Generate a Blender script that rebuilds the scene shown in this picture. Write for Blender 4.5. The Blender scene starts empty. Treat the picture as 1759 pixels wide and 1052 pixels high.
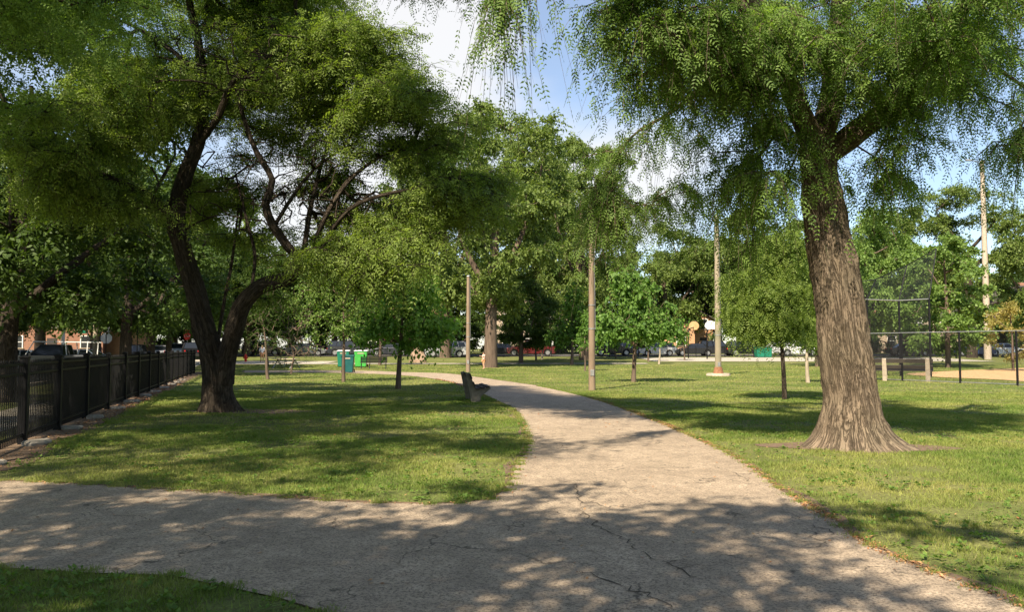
import bpy, math, random
import numpy as np
from mathutils import Vector, geometry

# ------------------------------------------------------------------ camera, sky, sun
sc = bpy.context.scene
C = sc.collection
CAMZ = 1.6
F = 1400.0                      # focal length in photo pixels (photo 1759 x 1052)
PITCH = math.atan(72.0 / F)
cam = bpy.data.objects.new('camera', bpy.data.cameras.new('camera'))
C.objects.link(cam)
cam.location = (0, 0, CAMZ)
cam.rotation_euler = (math.pi / 2 + PITCH, 0, 0)
cam.data.lens = F / 1759 * 36
cam.data.sensor_width = 36
cam.data.clip_start = 0.05
cam.data.clip_end = 2000
sc.camera = cam

SUN_EL = math.radians(46)
SUN_DIR = Vector((-0.45, -0.89, 0)).normalized() * math.cos(SUN_EL) + Vector((0, 0, math.sin(SUN_EL)))
sun = bpy.data.objects.new('sun', bpy.data.lights.new('sun', 'SUN'))
C.objects.link(sun)
sun.data.energy = 5.0
sun.data.angle = math.radians(0.55)
sun.data.color = (1.0, 0.87, 0.68)
sun.rotation_euler = SUN_DIR.to_track_quat('Z', 'Y').to_euler()
sc.view_settings.view_transform = 'Standard'
sc.view_settings.look = 'None'
sc.view_settings.exposure = 1.15
sc.view_settings.gamma = 1.0
sc.cycles.max_bounces = 6
sc.cycles.diffuse_bounces = 4
sc.cycles.transmission_bounces = 3
sc.cycles.transparent_max_bounces = 16

w = bpy.data.worlds.new("World")
sc.world = w
w.use_nodes = True
nt = w.node_tree
for n in list(nt.nodes): nt.nodes.remove(n)
def wn(t, **k):
    n = nt.nodes.new(t)
    for a, b in k.items(): setattr(n, a, b)
    return n
out = wn('ShaderNodeOutputWorld')
sky = wn('ShaderNodeTexSky', sky_type='NISHITA', sun_disc=False, sun_elevation=SUN_EL,
         sun_rotation=math.atan2(SUN_DIR.x, SUN_DIR.y), air_density=1.0, dust_density=0.4, ozone_density=2.5)
bg = wn('ShaderNodeBackground'); bg.inputs[1].default_value = 0.09
bgc = wn('ShaderNodeBackground'); bgc.inputs[0].default_value = (0.98, 0.97, 0.96, 1); bgc.inputs[1].default_value = 0.47
nt.links.new(sky.outputs[0], bg.inputs[0])
tc = wn('ShaderNodeTexCoord')
def wmath(op, a, b=None, c=None, clamp=False):
    m = wn('ShaderNodeMath', operation=op); m.use_clamp = clamp
    for i, v in enumerate((a, b, c)):
        if v is None: continue
        if isinstance(v, (int, float)): m.inputs[i].default_value = v
        else: nt.links.new(v, m.inputs[i])
    return m.outputs[0]
mp = wn('ShaderNodeMapping'); mp.inputs['Scale'].default_value = (1, 1, 2.2); mp.inputs['Location'].default_value = (3.1, 1.7, 0.4)
nt.links.new(tc.outputs['Generated'], mp.inputs[0])
no = wn('ShaderNodeTexNoise'); no.inputs['Scale'].default_value = 3.0; no.inputs['Detail'].default_value = 9; no.inputs['Roughness'].default_value = 0.55
nt.links.new(mp.outputs[0], no.inputs['Vector'])
def pdir(px, py):
    dx, dz = (px - 879.5) / F, (526 - py) / F
    v = Vector((dx, math.cos(PITCH) - math.sin(PITCH) * dz, math.sin(PITCH) + math.cos(PITCH) * dz))
    return v.normalized()
tot = wmath('MULTIPLY', wmath('SUBTRACT', no.outputs[0], 0.5), 1.9)
tot = wmath('ADD', tot, -0.20)
# cloud banks: direction of the bank, angular size, how thick
for (px, py, size, amp) in ((680, 30, 0.17, 0.9), (1010, 290, 0.10, 0.7), (1130, 270, 0.14, 0.7), (560, 330, 0.22, 0.7), (60, 250, 0.2, 0.3), (990, 90, 0.14, -0.8), (250, 60, 0.12, -0.6), (1640, 230, 0.2, -0.15), (830, 60, 0.08, 0.3)):
    d = pdir(px, py)
    vm = wn('ShaderNodeVectorMath', operation='DISTANCE')
    vn = wn('ShaderNodeVectorMath', operation='NORMALIZE')
    nt.links.new(tc.outputs['Generated'], vn.inputs[0])
    nt.links.new(vn.outputs[0], vm.inputs[0]); vm.inputs[1].default_value = d
    q = wmath('DIVIDE', vm.outputs['Value'], size)
    g = wmath('POWER', 2.718, wmath('MULTIPLY', wmath('MULTIPLY', q, q), -1.0))
    tot = wmath('ADD', tot, wmath('MULTIPLY', g, amp))
cl = wn('ShaderNodeMapRange', interpolation_type='SMOOTHSTEP')
cl.inputs['From Min'].default_value = 0.02; cl.inputs['From Max'].default_value = 0.75
nt.links.new(tot, cl.inputs['Value'])
mixw = wn('ShaderNodeMixShader')
nt.links.new(wmath('MULTIPLY_ADD', cl.outputs[0], 0.74, 0.16), mixw.inputs[0]); nt.links.new(bg.outputs[0], mixw.inputs[1]); nt.links.new(bgc.outputs[0], mixw.inputs[2])
nt.links.new(mixw.outputs[0], out.inputs[0])

# ------------------------------------------------------------------ helpers
def h_np(y):
    t = np.clip((np.asarray(y, float) - 55) / 60, 0, 1)
    return 0.9 * t * t * (3 - 2 * t)
def gh(y): return float(h_np(y))
def W(px, py, d):
    """the world point at distance d (along y) seen at a photo pixel"""
    v = pdir(px, py)
    return np.array((v.x / v.y * d, d, CAMZ + v.z / v.y * d))
def at(px, py):
    """the point of the ground seen at a photo pixel"""
    v = pdir(px, py); lo, hi = 1.0, 400.0
    for _ in range(50):
        m = (lo + hi) / 2
        if CAMZ + v.z / v.y * m > gh(m): lo = m
        else: hi = m
    return np.array((v.x / v.y * lo, lo, gh(lo)))
def gp(px, d):
    """ground point in the column px at distance d"""
    return np.array(((px - 879.5) / F * d, d, gh(d)))
def tag(o, label=None, cat=None, group=None, kind=None):
    if label: o['label'] = label
    if cat: o['category'] = cat
    if group: o['group'] = group
    if kind: o['kind'] = kind
    return o
def empty(name, loc, rz=0, label=None, cat=None, group=None):
    o = bpy.data.objects.new(name, None); C.objects.link(o)
    o.location = loc; o.rotation_euler = (0, 0, rz); o.empty_display_size = 0.3
    return tag(o, label, cat, group)
def link(name, me, mat=None, parent=None):
    o = bpy.data.objects.new(name, me); C.objects.link(o)
    if mat: me.materials.append(mat)
    if parent: o.parent = parent
    return o
class MB:
    def __init__(s): s.v = []; s.f = []; s.sm = []
    def add(s, vs, fs, smooth=False):
        b = len(s.v); s.v += [tuple(map(float, p)) for p in vs]
        s.f += [tuple(i + b for i in f) for f in fs]; s.sm += [smooth] * len(fs); return s
    def box(s, x0, x1, y0, y1, z0, z1):
        return s.add([(x0,y0,z0),(x1,y0,z0),(x1,y1,z0),(x0,y1,z0),(x0,y0,z1),(x1,y0,z1),(x1,y1,z1),(x0,y1,z1)],
              [(0,3,2,1),(4,5,6,7),(0,1,5,4),(1,2,6,5),(2,3,7,6),(3,0,4,7)])
    def bar(s, a, b, wd, hg, up=(0,0,1)):
        a = Vector(a); b = Vector(b); d = (b - a).normalized(); u = Vector(up)
        if abs(d.dot(u)) > 0.98: u = Vector((1,0,0))
        r = d.cross(u).normalized(); u = r.cross(d).normalized()
        vs = []
        for p in (a, b):
            for i, j in ((-1,-1),(1,-1),(1,1),(-1,1)): vs.append(p + r*wd/2*i + u*hg/2*j)
        return s.add(vs, [(3,2,1,0),(4,5,6,7),(0,1,5,4),(1,2,6,5),(2,3,7,6),(3,0,4,7)])
    def tube(s, pts, rad, n=8, cap=True):
        v, f = tube_np(np.array(pts, float), np.array(rad, float) if np.ndim(rad) else np.full(len(pts), rad), n)
        b = len(v); f = [tuple(x) for x in f]
        s.add(v, f, True)
        if cap:
            s.add(v[:n], [tuple(range(n))]); s.add(v[-n:], [tuple(range(n))][::-1])
        return s
    def prism(s, prof, y0, y1):
        """profile of (x,z) points extruded along y"""
        n = len(prof)
        vs = [(x, y0, z) for x, z in prof] + [(x, y1, z) for x, z in prof]
        tri = geometry.tessellate_polygon([[Vector((x, z, 0)) for x, z in prof]])
        fs = [tuple(t) for t in tri] + [tuple(i + n for i in reversed(t)) for t in tri]
        fs += [(i, (i+1) % n, (i+1) % n + n, i + n) for i in range(n)]
        return s.add(vs, fs)
    def build(s, name, mat, parent=None, bevel=0):
        me = bpy.data.meshes.new(name); me.from_pydata(s.v, [], s.f)
        me.polygons.foreach_set('use_smooth', s.sm); me.update()
        o = link(name, me, mat, parent)
        if bevel:
            m = o.modifiers.new('bevel', 'BEVEL'); m.width = bevel; m.segments = 2; m.limit_method = 'ANGLE'
        return o
def np_mesh(name, V, Q, k, attr=None, smooth=False):
    me = bpy.data.meshes.new(name)
    me.vertices.add(len(V)); me.vertices.foreach_set('co', np.ascontiguousarray(V, np.float32).ravel())
    nf = len(Q); me.loops.add(nf * k); me.polygons.add(nf)
    me.loops.foreach_set('vertex_index', np.ascontiguousarray(Q, np.int32).ravel())
    me.polygons.foreach_set('loop_start', np.arange(0, nf * k, k, dtype=np.int32))
    if smooth: me.polygons.foreach_set('use_smooth', np.ones(nf, bool))
    if attr is not None:
        a = me.attributes.new('lv', 'FLOAT', 'POINT'); a.data.foreach_set('value', np.ascontiguousarray(attr, np.float32))
    me.update(calc_edges=True)
    return me
LASTC = [None]       # bark coordinates (round and along the stem) of the last tube
def tube_np(P, R, n):
    m = len(P); T = np.gradient(P, axis=0); T /= np.linalg.norm(T, axis=1)[:, None] + 1e-9
    u = np.array((1.0, 0, 0)) if abs(T[0][0]) < 0.9 else np.array((0, 1.0, 0))
    U = np.empty_like(P); u = u - T[0] * u.dot(T[0]); u /= np.linalg.norm(u)
    for i in range(m):
        u = u - T[i] * u.dot(T[i]); u = u / (np.linalg.norm(u) + 1e-9); U[i] = u
    Vv = np.cross(T, U); a = np.arange(n) / n * 2 * np.pi
    sl = np.r_[0, np.cumsum(np.linalg.norm(np.diff(P, axis=0), axis=1))][:, None]; rm = max(.03, float(np.mean(R)))
    LASTC[0] = np.stack([np.cos(a)[None]*rm + 0*sl, np.sin(a)[None]*rm + 0*sl, sl + 0*a[None] + P[0, 0]], -1).reshape(-1, 3)
    V = P[:, None] + R[:, None, None] * (U[:, None] * np.cos(a)[None, :, None] + Vv[:, None] * np.sin(a)[None, :, None])
    i = np.arange(m - 1)[:, None] * n; j = np.arange(n)[None]; j2 = (j + 1) % n
    Q = np.stack([i + j, i + j2, i + n + j2, i + n + j], -1).reshape(-1, 4)
    return V.reshape(-1, 3), Q
def hash3(i, j, k, s):
    n = (i * 374761393 + j * 668265263 + k * 2147483647 + s * 1274126177) & 0xFFFFFFFF
    n = ((n ^ (n >> 13)) * 1274126177) & 0xFFFFFFFF
    return ((n ^ (n >> 16)) & 0xFFFF) / 65535.0
def vnoise(p, seed=0):
    p = np.asarray(p, float); f = np.floor(p).astype(np.int64); t = p - f; t = t * t * (3 - 2 * t)
    r = 0
    for a in (0, 1):
        for b in (0, 1):
            for c in (0, 1):
                wt = (t[..., 0] if a else 1 - t[..., 0]) * (t[..., 1] if b else 1 - t[..., 1]) * (t[..., 2] if c else 1 - t[..., 2])
                r = r + wt * hash3(f[..., 0] + a, f[..., 1] + b, f[..., 2] + c, seed)
    return r
def catmull(P, R, step):
    P = np.array(P, float); R = np.array(R, float); oP = []; oR = []
    for i in range(len(P) - 1):
        p0 = P[max(i-1, 0)]; p1 = P[i]; p2 = P[i+1]; p3 = P[min(i+2, len(P)-1)]
        n = max(1, int(np.linalg.norm(p2 - p1) / step))
        for k in range(n):
            t = k / n
            oP.append(0.5 * (2*p1 + (p2-p0)*t + (2*p0-5*p1+4*p2-p3)*t*t + (3*p1-p0-3*p2+p3)*t**3)); oR.append(R[i]*(1-t) + R[i+1]*t)
    oP.append(P[-1]); oR.append(R[-1])
    return np.array(oP), np.array(oR)

# ------------------------------------------------------------------ materials
def mat(name, col=(0.5,0.5,0.5), rough=0.7, metal=0.0, spec=0.3):
    m = bpy.data.materials.new(name); m.use_nodes = True
    b = m.node_tree.nodes['Principled BSDF']
    b.inputs['Base Color'].default_value = (*col, 1); b.inputs['Roughness'].default_value = rough
    b.inputs['Metallic'].default_value = metal; b.inputs['Specular IOR Level'].default_value = spec
    return m
def NN(m, t, **k):
    n = m.node_tree.nodes.new(t)
    for a, b in k.items():
        if a in n.inputs.keys() if hasattr(n.inputs, 'keys') else False: n.inputs[a].default_value = b
        else: setattr(n, a, b)
    return n
def LK(m, a, b): m.node_tree.links.new(a, b)
def noise(m, scale, detail=4, rough=0.6, vec=None, dist=0.0):
    n = NN(m, 'ShaderNodeTexNoise'); n.inputs['Scale'].default_value = scale; n.inputs['Detail'].default_value = detail
    n.inputs['Roughness'].default_value = rough; n.inputs['Distortion'].default_value = dist
    if vec is not None: LK(m, vec, n.inputs['Vector'])
    return n.outputs[0]
def ramp(m, fac, stops):
    r = NN(m, 'ShaderNodeValToRGB'); e = r.color_ramp.elements
    while len(e) < len(stops): e.new(0.5)
    for i, (p, c) in enumerate(stops): e[i].position = p; e[i].color = (*c, 1) if len(c) == 3 else c
    LK(m, fac, r.inputs[0]); return r.outputs[0]
def mixc(m, fac, a, b, mode='MIX'):
    n = NN(m, 'ShaderNodeMix', data_type='RGBA', blend_type=mode)
    for s, v in ((0, fac), (6, a), (7, b)):
        if isinstance(v, (int, float)): n.inputs[s].default_value = v
        elif isinstance(v, tuple): n.inputs[s].default_value = (*v, 1)
        else: LK(m, v, n.inputs[s])
    return n.outputs[2]
def mth(m, op, a, b=None, clamp=False):
    n = NN(m, 'ShaderNodeMath', operation=op); n.use_clamp = clamp
    for i, v in enumerate((a, b)):
        if v is None: continue
        if isinstance(v, (int, float)): n.inputs[i].default_value = v
        else: LK(m, v, n.inputs[i])
    return n.outputs[0]
def bump(m, height, strength=0.5, dist=0.02):
    n = NN(m, 'ShaderNodeBump'); n.inputs['Strength'].default_value = strength; n.inputs['Distance'].default_value = dist
    LK(m, height, n.inputs['Height']); LK(m, n.outputs[0], m.node_tree.nodes['Principled BSDF'].inputs['Normal'])
def coords(m, scale=(1,1,1), which='Object'):
    t = NN(m, 'ShaderNodeTexCoord'); mp = NN(m, 'ShaderNodeMapping'); mp.inputs['Scale'].default_value = scale
    LK(m, t.outputs[which], mp.inputs[0]); return mp.outputs[0]
def setc(m, c): LK(m, c, m.node_tree.nodes['Principled BSDF'].inputs['Base Color'])
def rough_mat(name, c1, c2, scale=6, rough=0.8, bs=0.3, spec=0.2, metal=0.0, stretch=(1,1,1)):
    m = mat(name, c1, rough, metal, spec); v = coords(m, stretch)
    n = noise(m, scale, 6, 0.65, v); setc(m, ramp(m, n, [(0.3, c1), (0.7, c2)]))
    if bs: bump(m, noise(m, scale * 6, 3, 0.6, v), bs, 0.01)
    return m
def leaf_mat(name, dark, light, transl=0.35, tcol=None, rough=0.55):
    m = mat(name, dark, rough, 0, 0.25); b = m.node_tree.nodes['Principled BSDF']
    a = NN(m, 'ShaderNodeAttribute', attribute_name='lv')
    n = noise(m, 0.9, 2, 0.5, coords(m))
    f = mth(m, 'ADD', mth(m, 'MULTIPLY', a.outputs['Fac'], 0.6), mth(m, 'MULTIPLY', n, 0.5), True)
    c = ramp(m, f, [(0.1, dark), (0.5, tuple((x+y)/2 for x, y in zip(dark, light))), (0.95, light)])
    setc(m, c)
    t = NN(m, 'ShaderNodeBsdfTranslucent'); tl = tcol or (1.5, 1.6, 0.6)
    LK(m, mixc(m, 1.0, c, tl, 'MULTIPLY'), t.inputs['Color'])
    mx = NN(m, 'ShaderNodeMixShader'); mx.inputs[0].default_value = transl
    LK(m, b.outputs[0], mx.inputs[1]); LK(m, t.outputs[0], mx.inputs[2])
    LK(m, mx.outputs[0], m.node_tree.nodes['Material Output'].inputs[0])
    return m
def bark_mat(name, c1, c2, c3, sc_=1.0, bs=1.0, moss=None):
    m = mat(name, c1, 0.92, 0, 0.1)
    def bc(z):
        t = NN(m, 'ShaderNodeAttribute', attribute_name='bk'); mp = NN(m, 'ShaderNodeMapping'); mp.inputs['Scale'].default_value = (sc_, sc_, sc_*z); LK(m, t.outputs['Vector'], mp.inputs[0]); return mp.outputs[0]
    v = bc(.11); vv = coords(m, (1, 1, 1)); v2 = bc(.3)
    n1 = noise(m, 24, 6, 0.75, v, 1.0); n2 = noise(m, 42, 4, 0.7, v2, 0.5); n3 = noise(m, 1.3, 4, 0.6, vv); n4 = noise(m, 13, 5, 0.65, v, 1.6)
    ridge = mth(m, 'ABSOLUTE', mth(m, 'SUBTRACT', n4, 0.5)); fis = ramp(m, ridge, [(0.0, (0,0,0)), (0.055, (1,1,1))])
    pit = ramp(m, n2, [(0.30, (0,0,0)), (0.42, (1,1,1))])
    c = ramp(m, n1, [(0.2, c1), (0.5, c2), (0.85, c3)])
    c = mixc(m, ramp(m, n3, [(0.4, (0,0,0)), (0.7, (0.55,0.55,0.55))]), c, moss or tuple(x*0.7 for x in c1))
    dk = tuple(x * 0.38 for x in c1)
    c = mixc(m, mth(m, 'MULTIPLY', mth(m, 'SUBTRACT', 1.0, fis), 0.65), c, dk); c = mixc(m, mth(m, 'MULTIPLY', mth(m, 'SUBTRACT', 1.0, pit), 0.55), c, dk)
    setc(m, c)
    bump(m, mth(m, 'ADD', mth(m, 'MULTIPLY', fis, 0.6), mth(m, 'ADD', mth(m, 'MULTIPLY', n1, 1.2), mth(m, 'MULTIPLY', pit, 0.3))), bs, 0.05)
    return m
M = {}
M['bark_tan'] = bark_mat('bark_tan', (0.165,0.122,0.086), (0.27,0.207,0.147), (0.38,0.30,0.22), 1.0, 1.0, (0.165,0.145,0.095))
M['bark_dark'] = bark_mat('bark_dark', (0.045,0.035,0.028), (0.10,0.08,0.06), (0.20,0.155,0.115), 1.0, 1.0)
M['bark_far'] = rough_mat('bark_far', (0.07,0.05,0.038), (0.17,0.125,0.09), 5, 0.9, 0.6, stretch=(1,1,0.2))
M['bark_pale'] = rough_mat('bark_pale', (0.25,0.20,0.14), (0.42,0.36,0.27), 6, 0.9, 0.5, stretch=(1,1,0.3))
M['leaf_elm'] = leaf_mat('leaf_elm', (0.048,0.105,0.020), (0.21,0.315,0.070), 0.44)
M['leaf_locust'] = leaf_mat('leaf_locust', (0.060,0.110,0.018), (0.26,0.34,0.075), 0.44)
M['leaf_far'] = leaf_mat('leaf_far', (0.048,0.088,0.018), (0.20,0.26,0.065), 0.36)
M['leaf_maple'] = leaf_mat('leaf_maple', (0.045,0.115,0.018), (0.17,0.285,0.06), 0.42)
M['leaf_sunlit'] = leaf_mat('leaf_sunlit', (0.07,0.17,0.025), (0.22,0.36,0.07), 0.45)  # maple green lightened, sunlight put into the colour of a shaded crown
M['leaf_bright'] = leaf_mat('leaf_bright', (0.07,0.13,0.03), (0.21,0.31,0.075), 0.36)
M['leaf_yellow'] = leaf_mat('leaf_yellow', (0.13,0.13,0.03), (0.35,0.30,0.09), 0.36)
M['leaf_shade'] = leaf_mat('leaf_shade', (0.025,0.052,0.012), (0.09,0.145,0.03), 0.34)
M['concrete'] = rough_mat('concrete', (0.33,0.27,0.205), (0.48,0.40,0.31), 7, 0.85, 0.35)
M['concrete_shaded'] = rough_mat('concrete_shaded', (0.15,0.135,0.11), (0.27,0.245,0.205), 7, 0.88, 0.35)  # concrete with the shade over the near bench put into its colour
M['black'] = rough_mat('black_paint', (0.005,0.005,0.006), (0.010,0.010,0.011), 8, 0.5, 0.05, 0.2)
M['steel'] = rough_mat('galvanised_steel', (0.28,0.28,0.28), (0.42,0.42,0.41), 12, 0.45, 0.1, 0.5, 0.6)
M['wood_old'] = rough_mat('weathered_wood', (0.035,0.03,0.028), (0.09,0.075,0.065), 5, 0.8, 0.4, stretch=(1,0.15,1))
M['glass'] = mat('car_glass', (0.015,0.018,0.022), 0.08, 0, 0.6)
M['tyre'] = mat('tyre_rubber', (0.015,0.015,0.015), 0.85)
M['rim'] = mat('wheel_rim', (0.45,0.45,0.46), 0.35, 0.7)
M['red_lens'] = mat('red_lens', (0.6,0.02,0.02), 0.25, 0, 0.5)
M['clear_lens'] = mat('clear_lens', (0.75,0.77,0.8), 0.15, 0, 0.6)
M['white'] = rough_mat('white_paint', (0.70,0.70,0.68), (0.80,0.80,0.78), 4, 0.5, 0.05)
M['teal'] = rough_mat('teal_plastic', (0.012,0.075,0.075), (0.02,0.11,0.105), 3, 0.5, 0.05)
M['green_bin'] = rough_mat('green_plastic', (0.04,0.30,0.05), (0.08,0.42,0.08), 3, 0.5, 0.05)
M['green_dark'] = rough_mat('green_bin_plastic', (0.01,0.13,0.08), (0.02,0.19,0.12), 3, 0.5, 0.05)
M['red'] = rough_mat('red_enamel', (0.55,0.03,0.02), (0.68,0.06,0.04), 5, 0.45, 0.05)
M['sign_green'] = mat('sign_green', (0.01,0.22,0.12), 0.4)
M['sign_orange'] = mat('sign_orange', (0.9,0.28,0.03), 0.5)
M['roof'] = rough_mat('roof_shingle', (0.06,0.05,0.045), (0.12,0.10,0.09), 9, 0.9, 0.4)
M['stone'] = rough_mat('flat_stone', (0.20,0.18,0.15), (0.34,0.31,0.26), 6, 0.9, 0.5)
M['rock'] = rough_mat('red_rock', (0.20,0.13,0.09), (0.34,0.25,0.18), 5, 0.9, 0.8)
M['skin'] = mat('skin', (0.55,0.33,0.24), 0.55)
M['hair'] = mat('hair', (0.05,0.03,0.02), 0.7)
def brick_mat(name, c1, c2, mortar):
    m = mat(name, c1, 0.85, 0, 0.15)
    b = NN(m, 'ShaderNodeTexBrick'); b.inputs['Scale'].default_value = 1.0
    b.inputs['Brick Width'].default_value = 0.24; b.inputs['Row Height'].default_value = 0.08; b.inputs['Mortar Size'].default_value = 0.01
    b.inputs['Color1'].default_value = (*c1, 1); b.inputs['Color2'].default_value = (*c2, 1); b.inputs['Mortar'].default_value = (*mortar, 1)
    t = NN(m, 'ShaderNodeTexCoord'); s = NN(m, 'ShaderNodeSeparateXYZ'); cb = NN(m, 'ShaderNodeCombineXYZ')
    LK(m, t.outputs['Object'], s.inputs[0]); LK(m, mth(m, 'ADD', s.outputs[0], s.outputs[1]), cb.inputs[0]); LK(m, s.outputs[2], cb.inputs[1])
    LK(m, cb.outputs[0], b.inputs['Vector'])
    setc(m, mixc(m, mth(m, 'MULTIPLY', noise(m, 0.8, 4, 0.6, coords(m)), 0.5), b.outputs['Color'], tuple(x*0.6 for x in c1)))
    return m
M['brick_orange'] = brick_mat('brick_orange', (0.50,0.25,0.12), (0.60,0.33,0.17), (0.4,0.33,0.25))
M['brick_red'] = brick_mat('brick_red', (0.30,0.12,0.07), (0.38,0.17,0.10), (0.35,0.3,0.25))
M['brick_tan'] = brick_mat('brick_tan', (0.46,0.36,0.26), (0.55,0.44,0.32), (0.4,0.36,0.3))

# lawn: the same patches colour the soil sheet and the blades standing on it
def lawn_color(m, attr=False):
    v = coords(m, (1,1,1))
    n1 = noise(m, 0.33, 5, 0.6, v); n2 = noise(m, 2.4, 4, 0.6, v); n3 = noise(m, 28, 3, 0.7, coords(m, (1, 0.6, 1)))
    g = ramp(m, n2, [(0.3, (0.090,0.155,0.030)), (0.7, (0.200,0.260,0.062))])
    c = mixc(m, ramp(m, n1, [(0.42, (0,0,0)), (0.72, (0.8,0.8,0.8))]), g, (0.40,0.37,0.14))
    if attr:
        a = NN(m, 'ShaderNodeAttribute', attribute_name='lv')
        c = mixc(m, a.outputs['Fac'], mixc(m, 1.0, c, (0.75,0.8,0.7), 'MULTIPLY'), mixc(m, 1.0, c, (1.4,1.35,1.25), 'MULTIPLY'))
        c = mixc(m, ramp(m, a.outputs['Fac'], [(0.90,(0,0,0)),(0.93,(0.8,0.8,0.8))]), c, (0.24,0.20,0.10))
    else:
        c = mixc(m, ramp(m, n3, [(0.38,(0.8,0.8,0.8)),(0.62,(0.25,0.25,0.25))]), c, (0.085,0.075,0.038))
    return c, n2, n3
m = mat('lawn', (0.06,0.1,0.02), 0.95, 0, 0.08); c, n2, n3 = lawn_color(m); setc(m, c); bump(m, n3, 0.9, 0.04); M['lawn'] = m
m = mat('grass_blade', (0.06,0.1,0.02), 0.6, 0, 0.2); c, _, _ = lawn_color(m, True); setc(m, c)
t = NN(m, 'ShaderNodeBsdfTranslucent'); LK(m, mixc(m, 1.0, c, (1.4,1.5,0.7), 'MULTIPLY'), t.inputs[0])
mx = NN(m, 'ShaderNodeMixShader'); mx.inputs[0].default_value = 0.35
LK(m, m.node_tree.nodes['Principled BSDF'].outputs[0], mx.inputs[1]); LK(m, t.outputs[0], mx.inputs[2]); LK(m, mx.outputs[0], m.node_tree.nodes['Material Output'].inputs[0])
M['blade'] = m
def asphalt(name, base, light, dark, cracks=True):
    m = mat(name, base, 0.9, 0, 0.2); v = coords(m)
    n1 = noise(m, 0.45, 5, 0.6, v); n2 = noise(m, 55, 3, 0.75, v); n3 = noise(m, 5, 5, 0.65, v); n4 = noise(m, 180, 2, 0.8, v)
    c = ramp(m, n1, [(0.3, base), (0.7, light)])
    c = mixc(m, ramp(m, n3, [(0.42, (0.55,0.55,0.55)), (0.62, (0,0,0))]), c, dark)
    n5 = noise(m, 1.5, 6, 0.7, coords(m, (1.3,0.8,1))); c = mixc(m, ramp(m, n5, [(0.50, (0,0,0)), (0.60, (0.4,0.4,0.4))]), c, tuple(x*0.8 for x in dark))
    c = mixc(m, ramp(m, n5, [(0.34, (0.4,0.4,0.4)), (0.42, (0,0,0))]), c, tuple(min(1, x*1.15) for x in light))
    c = mixc(m, ramp(m, n2, [(0.40, (0.95,0.95,0.95)), (0.54, (0,0,0))]), c, tuple(x*0.55 for x in dark))
    c = mixc(m, ramp(m, n4, [(0.55, (0,0,0)), (0.75, (0.55,0.55,0.55))]), c, tuple(min(1, x*1.5) for x in light))
    if cracks:
        nd = NN(m, 'ShaderNodeTexNoise'); nd.inputs['Scale'].default_value = 2.2; nd.inputs['Detail'].default_value = 5; LK(m, v, nd.inputs['Vector'])
        sv = NN(m, 'ShaderNodeVectorMath', operation='SCALE'); sv.inputs['Scale'].default_value = 0.9; LK(m, nd.outputs['Color'], sv.inputs[0])
        wv = NN(m, 'ShaderNodeVectorMath', operation='ADD'); LK(m, v, wv.inputs[0]); LK(m, sv.outputs[0], wv.inputs[1])
        vo = NN(m, 'ShaderNodeTexVoronoi', feature='DISTANCE_TO_EDGE'); vo.inputs['Scale'].default_value = 0.62; LK(m, wv.outputs[0], vo.inputs['Vector'])
        cr = ramp(m, vo.outputs['Distance'], [(0.0, (1,1,1)), (0.010, (0,0,0))])
        k = mth(m, 'MULTIPLY', cr, ramp(m, noise(m, 0.8, 3, 0.6, coords(m, (1.3,1.3,1))), [(0.48,(0,0,0)),(0.56,(0.85,0.85,0.85))]))
        c = mixc(m, k, c, (0.05,0.043,0.035))
    setc(m, c); bump(m, mth(m, 'ADD', n2, mth(m, 'MULTIPLY', n3, 1.2)), 0.9, 0.012)
    return m
M['path'] = asphalt('path_asphalt', (0.40,0.315,0.225), (0.54,0.43,0.315), (0.27,0.215,0.16))
M['road'] = asphalt('road_asphalt', (0.13,0.125,0.115), (0.2,0.19,0.175), (0.09,0.085,0.08))
M['pavement'] = asphalt('pavement_concrete', (0.44,0.40,0.33), (0.58,0.53,0.44), (0.36,0.33,0.27), False)
M['dirt'] = rough_mat('infield_dirt', (0.42,0.26,0.12), (0.58,0.38,0.2), 2, 0.95, 0.5)
M['mulch'] = rough_mat('bare_soil', (0.09,0.062,0.042), (0.22,0.155,0.105), 9, 0.95, 0.9)
M['soil'] = rough_mat('bare_root_soil', (0.20,0.135,0.09), (0.33,0.235,0.16), 7, 0.95, 0.9)
M['crack'] = mat('crack_dark', (0.085,0.07,0.052), 0.95)
m = mat('leaf_litter', (0.3,0.13,0.05), 0.8); a = NN(m, 'ShaderNodeAttribute', attribute_name='lv')
setc(m, ramp(m, a.outputs['Fac'], [(0, (0.10,0.06,0.03)), (0.5, (0.34,0.15,0.06)), (1, (0.42,0.27,0.13))])); M['litter'] = m

# ------------------------------------------------------------------ ground and paving
def grid_sheet(name, xs, ys, fn, mt, dz=0.0):
    X, Y = np.meshgrid(xs, ys); x, y = fn(X, Y) if fn else (X, Y)
    V = np.stack([x, y, h_np(y) + dz], -1).reshape(-1, 3)
    nx, ny = len(xs), len(ys); i = np.arange(ny-1)[:, None]*nx + np.arange(nx-1)[None]
    Q = np.stack([i, i+1, i+nx+1, i+nx], -1).reshape(-1, 4)
    return link(name, np_mesh(name, V, Q, 4, smooth=True), M[mt])
ys = np.concatenate([np.arange(-60, 54, 6), np.arange(54, 118, 1.0), [125, 160, 220, 320, 600]])
g = grid_sheet('ground', np.array([-600,-300,-150,-80,-40,-20,0,20,40,80,150,300,600.]), ys, None, 'lawn'); tag(g, kind='structure')

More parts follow.
